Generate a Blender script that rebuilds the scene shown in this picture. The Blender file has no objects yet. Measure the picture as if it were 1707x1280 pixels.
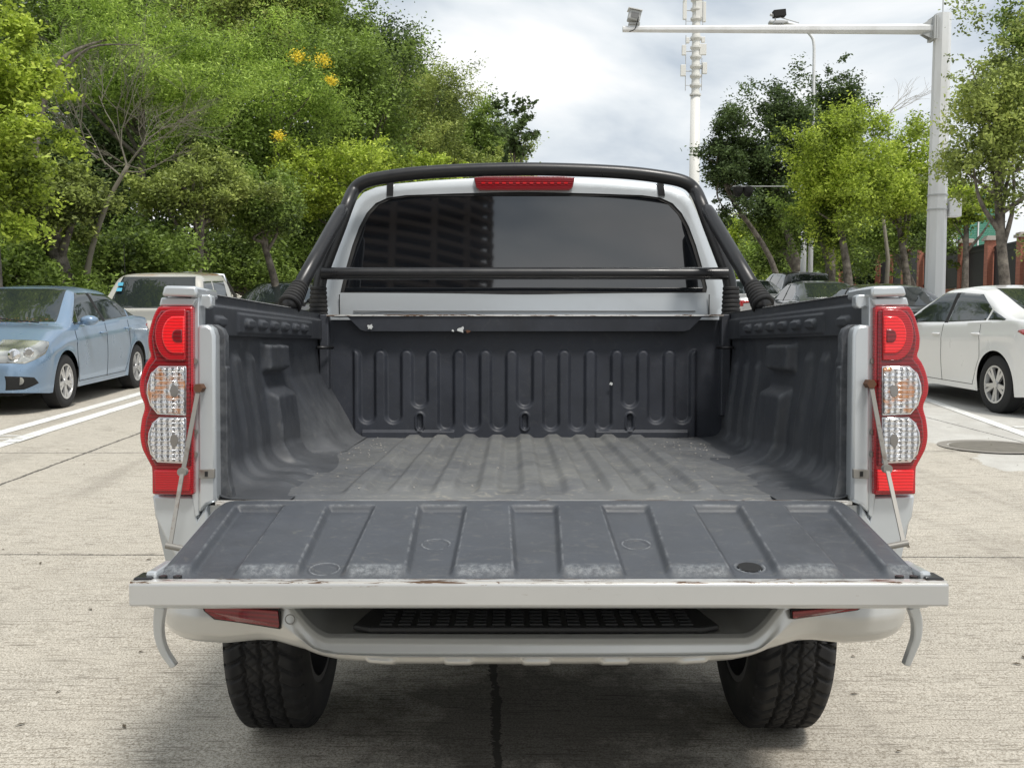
import bpy, bmesh, math, random
import numpy as np
from mathutils import Vector, Matrix
rad = math.radians
PI = math.pi
random.seed(7)
scene = bpy.context.scene
COL = scene.collection

# ------------------------------------------------------------------ camera
F = 1660.0                      # focal length in photo pixels (35 mm on 36 mm)
CX, CH, PITCH = -0.049, 1.25, rad(3.93)
cam = bpy.data.cameras.new('camera')
cam.lens = 35.0; cam.sensor_width = 36.0; cam.clip_start = 0.05; cam.clip_end = 3000
camo = bpy.data.objects.new('camera', cam); COL.objects.link(camo)
camo.location = (CX, 0, CH); camo.rotation_euler = (rad(90) - PITCH, 0, 0)
scene.camera = camo

# ------------------------------------------------------------------ world and sun
SUN_EL, SUN_AZ = rad(62), rad(150)       # azimuth measured clockwise from +Y (ahead): behind right
w = bpy.data.worlds.new("World"); scene.world = w; w.use_nodes = True
nt = w.node_tree; N = nt.nodes; Lk = nt.links
for n in list(N): N.remove(n)
out = N.new('ShaderNodeOutputWorld'); bg = N.new('ShaderNodeBackground'); bg.inputs[1].default_value = 0.1
sky = N.new('ShaderNodeTexSky'); sky.sky_type = 'NISHITA'; sky.sun_disc = False
sky.sun_elevation = SUN_EL; sky.sun_rotation = SUN_AZ; sky.air_density = 1.0; sky.dust_density = 1.0
tc = N.new('ShaderNodeTexCoord'); mp = N.new('ShaderNodeMapping'); mp.inputs['Scale'].default_value = (1.0, 1.0, 2.6)
mp.inputs['Location'].default_value = (0.35, 0.2, 0.1)
n1 = N.new('ShaderNodeTexNoise'); n1.inputs['Scale'].default_value = 1.7; n1.inputs['Detail'].default_value = 7; n1.inputs['Roughness'].default_value = 0.55
n2 = N.new('ShaderNodeTexNoise'); n2.inputs['Scale'].default_value = 3.4; n2.inputs['Detail'].default_value = 6; n2.inputs['Roughness'].default_value = 0.5
n2.inputs['Distortion'].default_value = 0.4
Lk.new(tc.outputs['Generated'], mp.inputs[0]); Lk.new(mp.outputs[0], n1.inputs[0]); Lk.new(mp.outputs[0], n2.inputs[0])
r1 = N.new('ShaderNodeValToRGB'); r1.color_ramp.elements[0].position = 0.16; r1.color_ramp.elements[1].position = 0.38
r2 = N.new('ShaderNodeValToRGB')
r2.color_ramp.elements[0].position = 0.36; r2.color_ramp.elements[0].color = (5.2, 5.9, 6.7, 1)
r2.color_ramp.elements[1].position = 0.62; r2.color_ramp.elements[1].color = (9.8, 9.9, 10.0, 1)
e = r2.color_ramp.elements.new(0.50); e.color = (7.8, 8.3, 8.7, 1)
mx = N.new('ShaderNodeMixRGB')
Lk.new(n1.outputs[0], r1.inputs[0]); Lk.new(n2.outputs[0], r2.inputs[0])
Lk.new(r1.outputs[0], mx.inputs[0]); Lk.new(sky.outputs[0], mx.inputs[1]); Lk.new(r2.outputs[0], mx.inputs[2])
Lk.new(mx.outputs[0], bg.inputs[0]); Lk.new(bg.outputs[0], out.inputs[0])
sl = bpy.data.lights.new('sun', 'SUN'); sl.energy = 3.0; sl.angle = rad(11); sl.color = (1.0, 0.96, 0.9)
so = bpy.data.objects.new('sun', sl); COL.objects.link(so)
sd = Vector((math.sin(SUN_AZ)*math.cos(SUN_EL), math.cos(SUN_AZ)*math.cos(SUN_EL), math.sin(SUN_EL)))
so.rotation_euler = sd.to_track_quat('Z', 'Y').to_euler(); so.location = (0, 0, 30)
vs = scene.view_settings; vs.view_transform = 'Standard'; vs.look = 'None'; vs.exposure = 0.10; vs.gamma = 1.0
scene.cycles.max_bounces = 6

# ------------------------------------------------------------------ helpers
def unproj(px, py, D, h, th):
    u = (px-853.5)/F; v = (640-py)/F
    dy = math.cos(th)+v*math.sin(th); dz = v*math.cos(th)-math.sin(th)
    return Vector((CX+u*D/dy, D, h+dz*D/dy))
def Wp(px, py, D): return unproj(px, py, D, CH, PITCH)
def gz(y):                       # the road climbs gently away from the camera
    a = .014*(y-3)
    t_ = y-13
    if t_ > 0: a += .031*(t_*t_/(2*4) if t_ < 4 else t_-2)
    return min(a, 3.2)
def G(px, py):
    a = Wp(px, py, 1.0); sl_ = a.z-CH; lo_, hi_ = .5, 90.0
    for _ in range(60):
        m_ = (lo_+hi_)/2
        if CH+sl_*m_ > gz(m_): lo_ = m_
        else: hi_ = m_
    t = (lo_+hi_)/2
    return Vector((CX+(a.x-CX)*t, t, gz(t)))
LH, LTH = 1.22, rad(2.2)
def Lp(px, py, D): return unproj(px, py, D, LH, LTH)     # in the truck's own raked frame
ROOT = Vector((0, 4.6, 0))
_R = Matrix.Rotation(-(PITCH-LTH), 4, 'X')
MT = Matrix.Translation(-ROOT) @ Matrix.Translation(Vector((CX, 0, CH))) @ _R @ Matrix.Translation(-Vector((CX, 0, LH)))

def tag(o, label=None, cat=None, group=None, kind=None):
    if label: o['label'] = label
    if cat: o['category'] = cat
    if group: o['group'] = group
    if kind: o['kind'] = kind
    return o
def empty(name, loc, rz=0.0):
    o = bpy.data.objects.new(name, None); COL.objects.link(o)
    o.location = loc; o.rotation_euler = (0, 0, rz); o.empty_display_size = 0.2
    return o
def mesh(name, V, Fc, mat, parent=None, smooth=False, M=None, solid=None, angle=None):
    me = bpy.data.meshes.new(name)
    if M is not None: V = [M @ Vector(v) for v in V]
    me.from_pydata([tuple(v) for v in V], [], [tuple(f) for f in Fc]); me.update()
    if smooth: me.polygons.foreach_set('use_smooth', [True]*len(me.polygons))
    if angle is not None:
        me.polygons.foreach_set('use_smooth', [True]*len(me.polygons))
        me.set_sharp_from_angle(angle=angle)
    o = bpy.data.objects.new(name, me); COL.objects.link(o)
    if mat: me.materials.append(mat)
    if parent: o.parent = parent
    if solid:
        m = o.modifiers.new('s', 'SOLIDIFY'); m.thickness = solid; m.offset = -1
    return o
def bm_obj(name, bm, mat, parent=None, M=None, angle=None, bevel=None):
    me = bpy.data.meshes.new(name)
    if M is not None: bm.transform(M)
    bmesh.ops.recalc_face_normals(bm, faces=bm.faces)
    bm.to_mesh(me); bm.free()
    if angle is not None:
        me.polygons.foreach_set('use_smooth', [True]*len(me.polygons)); me.set_sharp_from_angle(angle=angle)
    o = bpy.data.objects.new(name, me); COL.objects.link(o); me.materials.append(mat)
    if parent: o.parent = parent
    if bevel:
        b = o.modifiers.new('b', 'BEVEL'); b.width = bevel; b.segments = 2; b.limit_method = 'ANGLE'; b.angle_limit = rad(40)
    return o
def grid(nu, nv, f, flip=False):
    V = [f(i/(nu-1), j/(nv-1)) for i in range(nu) for j in range(nv)]
    Fc = []
    for i in range(nu-1):
        for j in range(nv-1):
            a = i*nv+j; q = (a, a+1, a+nv+1, a+nv)
            Fc.append(q[::-1] if flip else q)
    return V, Fc
class MB:
    def __init__(s): s.V = []; s.F = []
    def add(s, V, Fc):
        b = len(s.V); s.V += [Vector(v) for v in V]; s.F += [tuple(i+b for i in f) for f in Fc]; return s
    def box(s, c, d, M=None):
        x, y, z = d[0]/2, d[1]/2, d[2]/2
        P = [Vector((a*x, b*y, e*z)) for a in (-1, 1) for b in (-1, 1) for e in (-1, 1)]
        if M is not None: P = [M @ p for p in P]
        P = [p+Vector(c) for p in P]
        return s.add(P, [(0, 1, 3, 2), (4, 6, 7, 5), (0, 4, 5, 1), (2, 3, 7, 6), (0, 2, 6, 4), (1, 5, 7, 3)])
    def tube(s, pts, r, n=12, cap=True):
        pts = [Vector(p) for p in pts]; m = len(pts)
        rr = r if isinstance(r, (list, tuple)) else [r]*m
        V = []; prev = None
        for i, p in enumerate(pts):
            t = (pts[min(i+1, m-1)]-pts[max(i-1, 0)]).normalized()
            if prev is None:
                a = Vector((0, 0, 1)) if abs(t.z) < .9 else Vector((1, 0, 0))
                u = t.cross(a).normalized()
            else: u = (prev - t*prev.dot(t)).normalized()
            prev = u; v = t.cross(u)
            V += [p+(u*math.cos(2*PI*k/n)+v*math.sin(2*PI*k/n))*rr[i] for k in range(n)]
        Fc = [(i*n+k, i*n+(k+1) % n, (i+1)*n+(k+1) % n, (i+1)*n+k) for i in range(m-1) for k in range(n)]
        if cap: Fc += [tuple(range(n))[::-1], tuple((m-1)*n+k for k in range(n))]
        return s.add(V, Fc)
    def prism(s, pts, d):          # closed outline (3-D points) pushed along d
        n = len(pts); d = Vector(d); P = [Vector(p) for p in pts]
        Fc = [tuple(range(n)), tuple(range(n, 2*n))[::-1]]+[(i, i+n, (i+1) % n+n, (i+1) % n) for i in range(n)]
        return s.add(P+[p+d for p in P], Fc)
    def build(s, name, mat, parent=None, M=None, smooth=False, bevel=None, angle=None):
        bm = bmesh.new(); vs = [bm.verts.new(v) for v in s.V]
        for f in s.F:
            try: bm.faces.new([vs[i] for i in f])
            except ValueError: pass
        return bm_obj(name, bm, mat, parent, M, angle if angle else (rad(180) if smooth else None), bevel)
def catmull(P, n=8):
    P = [Vector(p) for p in P]; Q = [P[0]*2-P[1]]+P+[P[-1]*2-P[-2]]; o = []
    for i in range(1, len(Q)-2):
        for k in range(n):
            t = k/n
            o.append(.5*((2*Q[i])+(Q[i+1]-Q[i-1])*t+(2*Q[i-1]-5*Q[i]+4*Q[i+1]-Q[i+2])*t*t+(-Q[i-1]+3*Q[i]-3*Q[i+1]+Q[i+2])*t**3))
    o.append(P[-1]); return o
def ss(a, b, x):
    t = max(0.0, min(1.0, (x-a)/(b-a))); return t*t*(3-2*t)
def box01(x, a, b, e): return ss(a-e, a+e, x)*(1-ss(b-e, b+e, x))

# ------------------------------------------------------------------ materials
def base_mat(name, col, rough=.5, metal=0.0, spec=.5, coat=0.0, coatr=.08):
    m = bpy.data.materials.new(name); m.use_nodes = True
    b = m.node_tree.nodes['Principled BSDF']
    b.inputs['Base Color'].default_value = (*col, 1); b.inputs['Roughness'].default_value = rough
    b.inputs['Metallic'].default_value = metal; b.inputs['Specular IOR Level'].default_value = spec
    b.inputs['Coat Weight'].default_value = coat; b.inputs['Coat Roughness'].default_value = coatr
    return m
class NT:
    def __init__(s, m):
        s.m = m; s.t = m.node_tree; s.b = s.t.nodes['Principled BSDF']; s.c = s.t.nodes.new('ShaderNodeTexCoord').outputs['Object']
    def n(s, t, **k):
        o = s.t.nodes.new(t)
        for a, b in k.items(): setattr(o, a, b)
        return o
    def l(s, a, b): s.t.links.new(a, b)
    def mapped(s, sc, loc=(0, 0, 0), rot=(0, 0, 0)):
        o = s.n('ShaderNodeMapping'); o.inputs['Scale'].default_value = sc; o.inputs['Location'].default_value = loc
        o.inputs['Rotation'].default_value = rot; s.l(s.c, o.inputs[0]); return o.outputs[0]
    def noise(s, scale, detail=4, rough=.55, vec=None, dist=0):
        o = s.n('ShaderNodeTexNoise'); o.inputs['Scale'].default_value = scale; o.inputs['Detail'].default_value = detail
        o.inputs['Roughness'].default_value = rough; o.inputs['Distortion'].default_value = dist
        s.l(vec if vec is not None else s.c, o.inputs[0]); return o.outputs[0]
    def ramp(s, fac, stops):
        o = s.n('ShaderNodeValToRGB'); cr = o.color_ramp
        while len(cr.elements) < len(stops): cr.elements.new(.5)
        for e, (p, c) in zip(cr.elements, stops):
            e.position = p; e.color = (*c, 1) if isinstance(c, (tuple, list)) else (c, c, c, 1)
        s.l(fac, o.inputs[0]); return o.outputs[0]
    def mix(s, fac, a, b, typ='MIX'):
        o = s.n('ShaderNodeMixRGB', blend_type=typ)
        for i, x in enumerate((fac, a, b)):
            if isinstance(x, (int, float)): o.inputs[i].default_value = x if i == 0 else (x, x, x, 1)
            elif isinstance(x, tuple): o.inputs[i].default_value = (*x, 1)
            else: s.l(x, o.inputs[i])
        return o.outputs[0]
    def math(s, op, a, b=0.0, c=None):
        o = s.n('ShaderNodeMath', operation=op)
        for i, x in enumerate((a, b) if c is None else (a, b, c)):
            if isinstance(x, (int, float)): o.inputs[i].default_value = x
            else: s.l(x, o.inputs[i])
        return o.outputs[0]
    def xyz(s, v=None):
        o = s.n('ShaderNodeSeparateXYZ'); s.l(v if v is not None else s.c, o.inputs[0]); return o.outputs
    def bump(s, h, strength=.3, dist=.01, prev=None):
        o = s.n('ShaderNodeBump'); o.inputs['Strength'].default_value = strength; o.inputs['Distance'].default_value = dist
        s.l(h, o.inputs['Height'])
        if prev is not None: s.l(prev, o.inputs['Normal'])
        return o.outputs[0]
    def col(s, x): s.l(x, s.b.inputs['Base Color'])
    def rough(s, x): s.l(x, s.b.inputs['Roughness'])
    def norm(s, x): s.l(x, s.b.inputs['Normal'])

def mat_liner(name, dust, base=(.020, .023, .030), wear=.25, low=0.0, mid=False, bevel=False):
    m = base_mat(name, base, .5, spec=.45); t = NT(m)
    n1 = t.noise(9, 6, .65); n2 = t.noise(3.0, 4); sc = t.noise(1.0, 5, .7, t.mapped((60, 7, 30)), 1.5)
    fine = t.noise(600, 2)
    c = t.mix(t.ramp(n1, [(.35, 0.0), (.8, 1.0)]), base, tuple(x*1.6 for x in base))
    X_, Y_, Z_ = t.xyz()
    if low:
        lm = t.math('MULTIPLY', t.ramp(Z_, [(.84, 1.0), (.97, 0.0)]), t.ramp(n1, [(.3, .5), (.7, 1.0)]))
        c = t.mix(t.math('MULTIPLY', lm, low), c, (.17, .175, .18))
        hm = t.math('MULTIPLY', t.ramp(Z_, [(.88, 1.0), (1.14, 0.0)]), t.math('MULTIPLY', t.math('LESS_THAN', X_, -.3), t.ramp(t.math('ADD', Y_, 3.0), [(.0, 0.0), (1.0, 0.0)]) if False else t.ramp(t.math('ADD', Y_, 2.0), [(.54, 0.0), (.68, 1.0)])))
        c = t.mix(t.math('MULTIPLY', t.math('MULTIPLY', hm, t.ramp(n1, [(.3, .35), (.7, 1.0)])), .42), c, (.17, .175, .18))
    if dust:
        d = t.math('MULTIPLY', t.ramp(n2, [(.3, .25), (.7, 1.0)]), dust)
        if mid: d = t.math('MULTIPLY', d, t.ramp(t.math('ABSOLUTE', X_), [(.25, 1.0), (.60, .30)]))
        c = t.mix(d, c, (.20, .20, .185))
        sk = t.noise(1.0, 6, .75, t.mapped((14, 26, 14), rot=(0, 0, .35)), 2.5)
        c = t.mix(t.math('MULTIPLY', t.ramp(sk, [(.55, 0.0), (.72, 1.0)]), min(1, dust*1.3)), c, (.30, .28, .23))
    c = t.mix(t.ramp(sc, [(.70, 0.0), (.78, .30)]), c, (.26, .26, .26))
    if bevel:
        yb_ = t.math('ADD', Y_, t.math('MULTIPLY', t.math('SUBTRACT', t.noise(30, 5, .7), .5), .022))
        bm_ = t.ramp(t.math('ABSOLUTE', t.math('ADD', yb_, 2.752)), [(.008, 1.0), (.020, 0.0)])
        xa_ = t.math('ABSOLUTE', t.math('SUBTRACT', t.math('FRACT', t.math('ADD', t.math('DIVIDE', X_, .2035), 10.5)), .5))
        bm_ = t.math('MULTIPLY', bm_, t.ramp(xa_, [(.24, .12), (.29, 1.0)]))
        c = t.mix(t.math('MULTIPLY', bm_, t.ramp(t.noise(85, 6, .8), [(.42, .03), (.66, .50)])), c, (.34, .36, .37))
        k_ = t.noise(1.0, 6, .75, t.mapped((5, 30, 5)), 1.5)
        c = t.mix(t.ramp(k_, [(.62, 0.0), (.74, .30)]), c, (.16, .16, .16))
    g = t.n('ShaderNodeNewGeometry')
    pt = t.math('MULTIPLY', t.ramp(g.outputs['Pointiness'], [(.512, 0.0), (.56, 1.0)]), t.ramp(t.noise(38, 5, .7), [(.42, 0.0), (.62, 1.0)]))
    c = t.mix(t.math('MULTIPLY', pt, wear), c, (.30, .31, .32))
    t.col(c); t.rough(t.ramp(n1, [(.3, .42), (.75, .62)]))
    t.norm(t.bump(n1, .12, .01, t.bump(fine, .25, .001)))
    return m
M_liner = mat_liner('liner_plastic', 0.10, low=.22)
M_flange = mat_liner('liner_flange', 0.06, (.028, .031, .040), 0.0)
M_floor = mat_liner('liner_floor_worn', 0.80, (.040, .044, .054), .5, low=.30, mid=True)
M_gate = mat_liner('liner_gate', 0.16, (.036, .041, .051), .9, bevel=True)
M_front = mat_liner('liner_bulkhead', 0.05, (.022, .025, .034), .10)

def mat_silver(name, base=(.53, .56, .58), chips=.0):
    m = base_mat(name, base, .30, .45, .5, .7, .06); t = NT(m)
    n1 = t.noise(4, 5); fl = t.noise(900, 1)
    c = t.mix(t.ramp(n1, [(.3, 0.0), (.75, 1.0)]), base, tuple(x*.90 for x in base))
    if chips:
        k = t.noise(1.0, 7, .75, t.mapped((9, 60, 90)), 1.0)
        c = t.mix(t.ramp(k, [(.66-chips, 0.0), (.69-chips, 1.0)]), c, (.16, .09, .05))
        s = t.noise(1.0, 6, .8, t.mapped((40, 8, 25)), 3.0)
        c = t.mix(t.ramp(s, [(.66, 0.0), (.72, .55)]), c, (.30, .28, .26))
    t.col(c); t.rough(t.ramp(n1, [(.3, .28), (.8, .42)])); t.norm(t.bump(fl, .03, .0005))
    return m
M_silver = mat_silver('silver_paint')
M_bump = mat_silver('bumper_paint', (.54, .54, .52))
M_band = mat_silver('gate_edge_paint', (.50, .505, .50), .004)
M_scuff = mat_silver('gate_edge_scuffed', (.80, .79, .76), .13)
M_black = base_mat('black_powder', (.012, .012, .013), .33, 0, .5)
t = NT(M_black); t.norm(t.bump(t.noise(300, 2), .12, .001)); t.rough(t.ramp(t.noise(12, 4), [(.3, .26), (.8, .46)]))
M_rubber = base_mat('rubber', (.016, .016, .017), .72, 0, .4)
t = NT(M_rubber); t.col(t.mix(t.ramp(t.noise(14, 5), [(.4, 0.0), (.8, 1.0)]), (.011, .011, .012), (.035, .033, .030))); t.norm(t.bump(t.noise(180, 3), .2, .002))
M_step = base_mat('step_plastic', (.02, .02, .021), .5)
M_dark = base_mat('dark_void', (.008, .008, .008), .8)
M_steel = base_mat('worn_steel', (.50, .47, .42), .5, .3)
t = NT(M_steel); t.col(t.mix(t.ramp(t.noise(40, 5), [(.55, 0.0), (.7, .8)]), (.23, .22, .20), (.13, .09, .07)))
M_bulb = base_mat('bulb_grey', (.22, .21, .20), .2, .6, .5, 1, .03)
M_rust = base_mat('rusty_bolt', (.10, .045, .022), .8)
M_chrome = base_mat('chrome', (.75, .75, .76), .15, 1.0)
def mat_glass(name, col=(.01, .012, .012), spec=.5, rough=.03, ior=1.6):
    m = base_mat(name, col, rough, 0, spec); m.node_tree.nodes['Principled BSDF'].inputs['IOR'].default_value = ior; return m
M_tint = mat_glass('tinted_rear_glass', (.006, .007, .009), .5, .025, 1.98)
M_cglass = mat_glass('car_glass', (.020, .026, .026), .5, .03, 1.7)
M_cglass_l = mat_glass('car_glass_clear', (.035, .042, .042), .5, .03, 1.75)
def mat_redlens(name, col=(.42, .004, .010), sc=60):
    m = base_mat(name, col, .25, .0, .4, .7, .05); t = NT(m)
    w1 = t.n('ShaderNodeTexWave', wave_type='BANDS', bands_direction='Z'); w1.inputs['Scale'].default_value = sc; w1.inputs['Distortion'].default_value = 1.0
    t.l(t.c, w1.inputs[0])
    v = t.n('ShaderNodeTexVoronoi'); v.inputs['Scale'].default_value = 140; t.l(t.c, v.inputs[0])
    c = t.mix(t.ramp(w1.outputs[1], [(.3, 0.0), (.7, .7)]), col, tuple(min(1, x*1.7) for x in col))
    t.col(c); t.norm(t.bump(v.outputs[0], .12, .002, t.bump(w1.outputs[1], .22, .002)))
    return m
M_red = mat_redlens('red_lens', (.30, .003, .008))
M_reddeep = mat_redlens('deep_red_lens', (.13, .002, .005), 35)
M_redbright = mat_redlens('bright_red_lens', (.62, .008, .012), 45)
def mat_reflector(name, amber):
    m = base_mat(name, (.8, .8, .8), .1, .85, .6, 1.0, .03); t = NT(m)
    w1 = t.n('ShaderNodeTexWave', wave_type='BANDS', bands_direction='X'); w1.inputs['Scale'].default_value = 24; w1.inputs['Distortion'].default_value = 2.2; w1.inputs['Detail'].default_value = 1
    w1.inputs['Detail Scale'].default_value = 12
    w2 = t.n('ShaderNodeTexWave', wave_type='BANDS', bands_direction='Z'); w2.inputs['Scale'].default_value = 26; w2.inputs['Distortion'].default_value = .5
    t.l(t.c, w1.inputs[0]); t.l(t.c, w2.inputs[0])
    n = t.noise(30, 2)
    c = t.mix(t.ramp(w1.outputs[1], [(.1, 0.0), (.8, 1.0)]), (.26, .26, .27), (.86, .86, .88))
    if amber: c = t.mix(t.ramp(n, [(.50, 0.0), (.60, .75)]), c, (.62, .24, .06))
    t.col(c); t.norm(t.bump(w2.outputs[1], .30, .003, t.bump(w1.outputs[1], .35, .003)))
    return m
M_refl = mat_reflector('clear_reflector', False)
M_amber = mat_reflector('amber_reflector', True)
M_rim = base_mat('alloy', (.62, .62, .62), .3, .6)
M_tyre = base_mat('car_tyre', (.018, .018, .019), .8)
def mat_paint(name, col, metal=.4, dirt=.25):
    m = base_mat(name, col, .3, metal, .5, .8, .06); t = NT(m)
    n = t.noise(2.2, 6, .65); z = t.xyz()[2]
    d = t.math('MULTIPLY', t.ramp(n, [(.35, 0.0), (.8, 1.0)]), dirt)
    t.col(t.mix(d, col, (.24, .22, .19))); t.rough(t.ramp(n, [(.3, .24), (.8, .45)]))
    return m

# ------------------------------------------------------------------ ground
def mat_ground():
    m = base_mat('concrete', (.3, .28, .24), .88, 0, .25); t = NT(m)
    X, Y, Z = t.xyz()
    n_big = t.noise(.35, 5, .6); n_mid = t.noise(2.3, 6, .7)
    n_sp = t.noise(135, 3, .7); n_sp2 = t.noise(260, 2, .6)
    broom = t.noise(1.0, 4, .7, t.mapped((5.5, 95, 1)), .6)
    broom2 = t.noise(1.0, 3, .6, t.mapped((1.4, 34, 1), rot=(0, 0, .02)), .4)
    c = t.mix(t.ramp(n_big, [(.35, 0.0), (.65, 1.0)]), (.425, .368, .278), (.51, .447, .350))
    c = t.mix(t.ramp(n_mid, [(.40, .45), (.62, 0.0)]), c, (.30, .265, .21))
    sp = t.ramp(n_sp, [(.36, 0.0), (.48, .65), (.60, 1.0)])
    c = t.mix(.72, c, t.mix(sp, (.19, .165, .13), (.74, .70, .62)))
    c = t.mix(t.ramp(n_sp2, [(.36, .7), (.47, 0.0)]), c, (.13, .115, .09))
    c = t.mix(t.math('MULTIPLY', t.ramp(broom, [(.34, 1.0), (.48, 0.0)]), .9), c, (.17, .15, .12))
    c = t.mix(t.math('MULTIPLY', t.ramp(broom2, [(.26, 1.0), (.38, 0.0)]), t.ramp(n_mid, [(.45, 0.0), (.6, .6)])), c, (.17, .15, .12))
    wn = t.n('ShaderNodeTexWhiteNoise', noise_dimensions='2D'); cb = t.n('ShaderNodeCombineXYZ')
    t.l(t.math('FLOOR', t.math('DIVIDE', t.math('ADD', X, .1), 4.6)), cb.inputs[0]); t.l(t.math('FLOOR', t.math('DIVIDE', Y, 5.45)), cb.inputs[1]); t.l(cb.outputs[0], wn.inputs[0])
    c = t.mix(t.math('MULTIPLY', wn.outputs[0], .16), c, (.22, .19, .15))
    tm = t.noise(1.0, 4, .6, t.mapped((2.2, .22, 1), loc=(5, 2, 0)), .3)
    c = t.mix(t.ramp(tm, [(.54, 0.0), (.66, .30)]), c, (.17, .15, .125))
    # paler repaired slab on the right
    edge = t.math('MULTIPLY', t.math('SUBTRACT', t.noise(.8, 5), .5), 1.6)
    px = t.math('ADD', X, edge)
    pale = t.math('MULTIPLY', t.math('GREATER_THAN', px, t.math('MULTIPLY_ADD', Y, .10, 3.0)), t.math('GREATER_THAN', t.math('ADD', Y, edge), 7.6))
    c = t.mix(t.math('MULTIPLY', pale, .72), c, t.mix(t.ramp(n_mid, [(.4, 0.0), (.7, 1.0)]), (.47, .46, .43), (.60, .60, .57)))
    # joints and cracks
    wob = t.math('SUBTRACT', t.noise(5, 5, .7), .5)
    wob2 = t.math('SUBTRACT', t.noise(40, 3, .7), .5)
    def line(a, b, wd, amp, cut=None):
        d = Vector((b[0]-a[0], b[1]-a[1])).normalized(); nx, ny = -d[1], d[0]; k = nx*a[0]+ny*a[1]
        e = t.math('SUBTRACT', t.math('ADD', t.math('MULTIPLY', X, nx), t.math('MULTIPLY', Y, ny)), k)
        e = t.math('ADD', e, t.math('MULTIPLY', wob, amp))
        e = t.math('ABSOLUTE', e)
        e = t.math('ADD', e, t.math('MULTIPLY', wob2, wd*3.5))
        e = t.math('LESS_THAN', e, wd)
        if cut: e = t.math('MULTIPLY', e, cut)
        return e
    g1, g2 = G(831, 1280), G(823, 1105)
    js = [line(g1, g2, .013, .06),
          line(G(0, 924), G(1707, 929), .008, .01),
          line(G(0, 755), G(1707, 752), .012, .01), line((0, 17), (10, 17), .012, .01), line((0, 23), (10, 23), .012, .01),
          line(G(0, 808), G(232, 722), .014, .05), line((4.9, 2), (4.3, 20), .010, .02)]
    s = js[0]
    for j in js[1:]: s = t.math('MAXIMUM', s, j)
    c = t.mix(t.math('MULTIPLY', s, .85), c, (.035, .032, .03))
    # oil stain, spread wider to paint in shade under the truck; damp patches
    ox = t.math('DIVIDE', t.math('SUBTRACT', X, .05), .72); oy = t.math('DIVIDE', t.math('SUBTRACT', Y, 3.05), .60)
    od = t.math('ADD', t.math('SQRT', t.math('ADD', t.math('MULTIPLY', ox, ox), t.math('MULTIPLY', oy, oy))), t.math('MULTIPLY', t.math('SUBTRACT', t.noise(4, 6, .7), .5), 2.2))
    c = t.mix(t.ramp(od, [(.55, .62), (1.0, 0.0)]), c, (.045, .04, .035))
    st = t.noise(1.4, 5, .6, t.mapped((1, .8, 1), loc=(3.1, 1.7, 0)))
    c = t.mix(t.ramp(st, [(.62, 0.0), (.70, .35)]), c, (.16, .14, .115))
    fl = t.noise(3.2, 2, .5, t.mapped((1, 2.5, 1), loc=(7, 3, 0)))
    c = t.mix(t.ramp(fl, [(.765, 0.0), (.775, .8)]), c, (.06, .055, .05))
    t.col(c)
    h = t.math('SUBTRACT', t.math('ADD', t.math('MULTIPLY', n_sp, .6), t.math('MULTIPLY', broom, .6)), t.math('MULTIPLY', s, 1.5))
    t.norm(t.bump(h, .5, .006))
    return m
M_ground = mat_ground()
_ys = [-300, -50, 3, 8, 13]+[13+.5*k for k in range(1, 9)]+[25, 40, 60, 85, 120, 800]
V, Fc = grid(3, len(_ys), lambda u, v: (-400+800*u, _ys[int(round(v*(len(_ys)-1)))], gz(_ys[int(round(v*(len(_ys)-1)))])), True)
tag(mesh('ground', V, Fc, M_ground), kind='structure')

M_line = base_mat('road_paint', (.74, .74, .71), .7); t = NT(M_line)
t.col(t.mix(t.ramp(t.noise(22, 6, .75), [(.50, 0.0), (.64, .8)]), (.76, .76, .73), (.42, .39, .34)))
def strip(mb, a, b, wd, z=.005):
    a = Vector((a[0], a[1], 0)); b = Vector((b[0], b[1], 0)); d = (b-a).normalized(); n = Vector((-d.y, d.x, 0))*wd/2
    ns_ = max(1, int((b-a).length/.5)); V = []
    for k in range(ns_+1):
        c = a+(b-a)*k/ns_
        for q in (c-n, c+n): V.append((q.x, q.y, gz(q.y)+z))
    mb.add(V, [(2*k, 2*k+2, 2*k+3, 2*k+1) for k in range(ns_)])
mb = MB()
def ext(a, b, s0, s1):
    a = Vector(a); b = Vector(b); return a+(a-b)*s0, b+(b-a)*s1
for (p, q) in (((0, 742), (233, 670)), ((0, 722), (233, 656.5))):
    a, b = ext(G(*p), G(*q), .25, 2.2); strip(mb, a, b, .16)
ga, gb = G(0, 735), G(233, 664)
dv = (gb-ga).normalized(); nv_ = Vector((-dv.y, dv.x, 0))
for k0 in (-.1, 6.3, 7.3, 8.3):
    for q in range(3):
        c0 = ga+dv*(k0+.22*q)-nv_*.22; strip(mb, c0, c0+nv_*.42, .06)
    for q in (-.2, .2):
        c0 = ga+dv*k0+nv_*q; strip(mb, c0, c0+dv*.45, .05, .008)
a, b = ext(G(1550, 668), G(1707, 724), .8, .6); strip(mb, a, b, .13)
a, b = G(1552, 700), G(1707, 706)
strip(mb, G(1690, 712)+Vector((0, 0, 0)), G(1707, 713)+Vector((3, 0, 0)), .10)
a = G(1556, 640); strip(mb, a, a+Vector((4, 1.0, 0)), .12)
tag(mb.build('road_markings', M_line), kind='structure')

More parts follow.
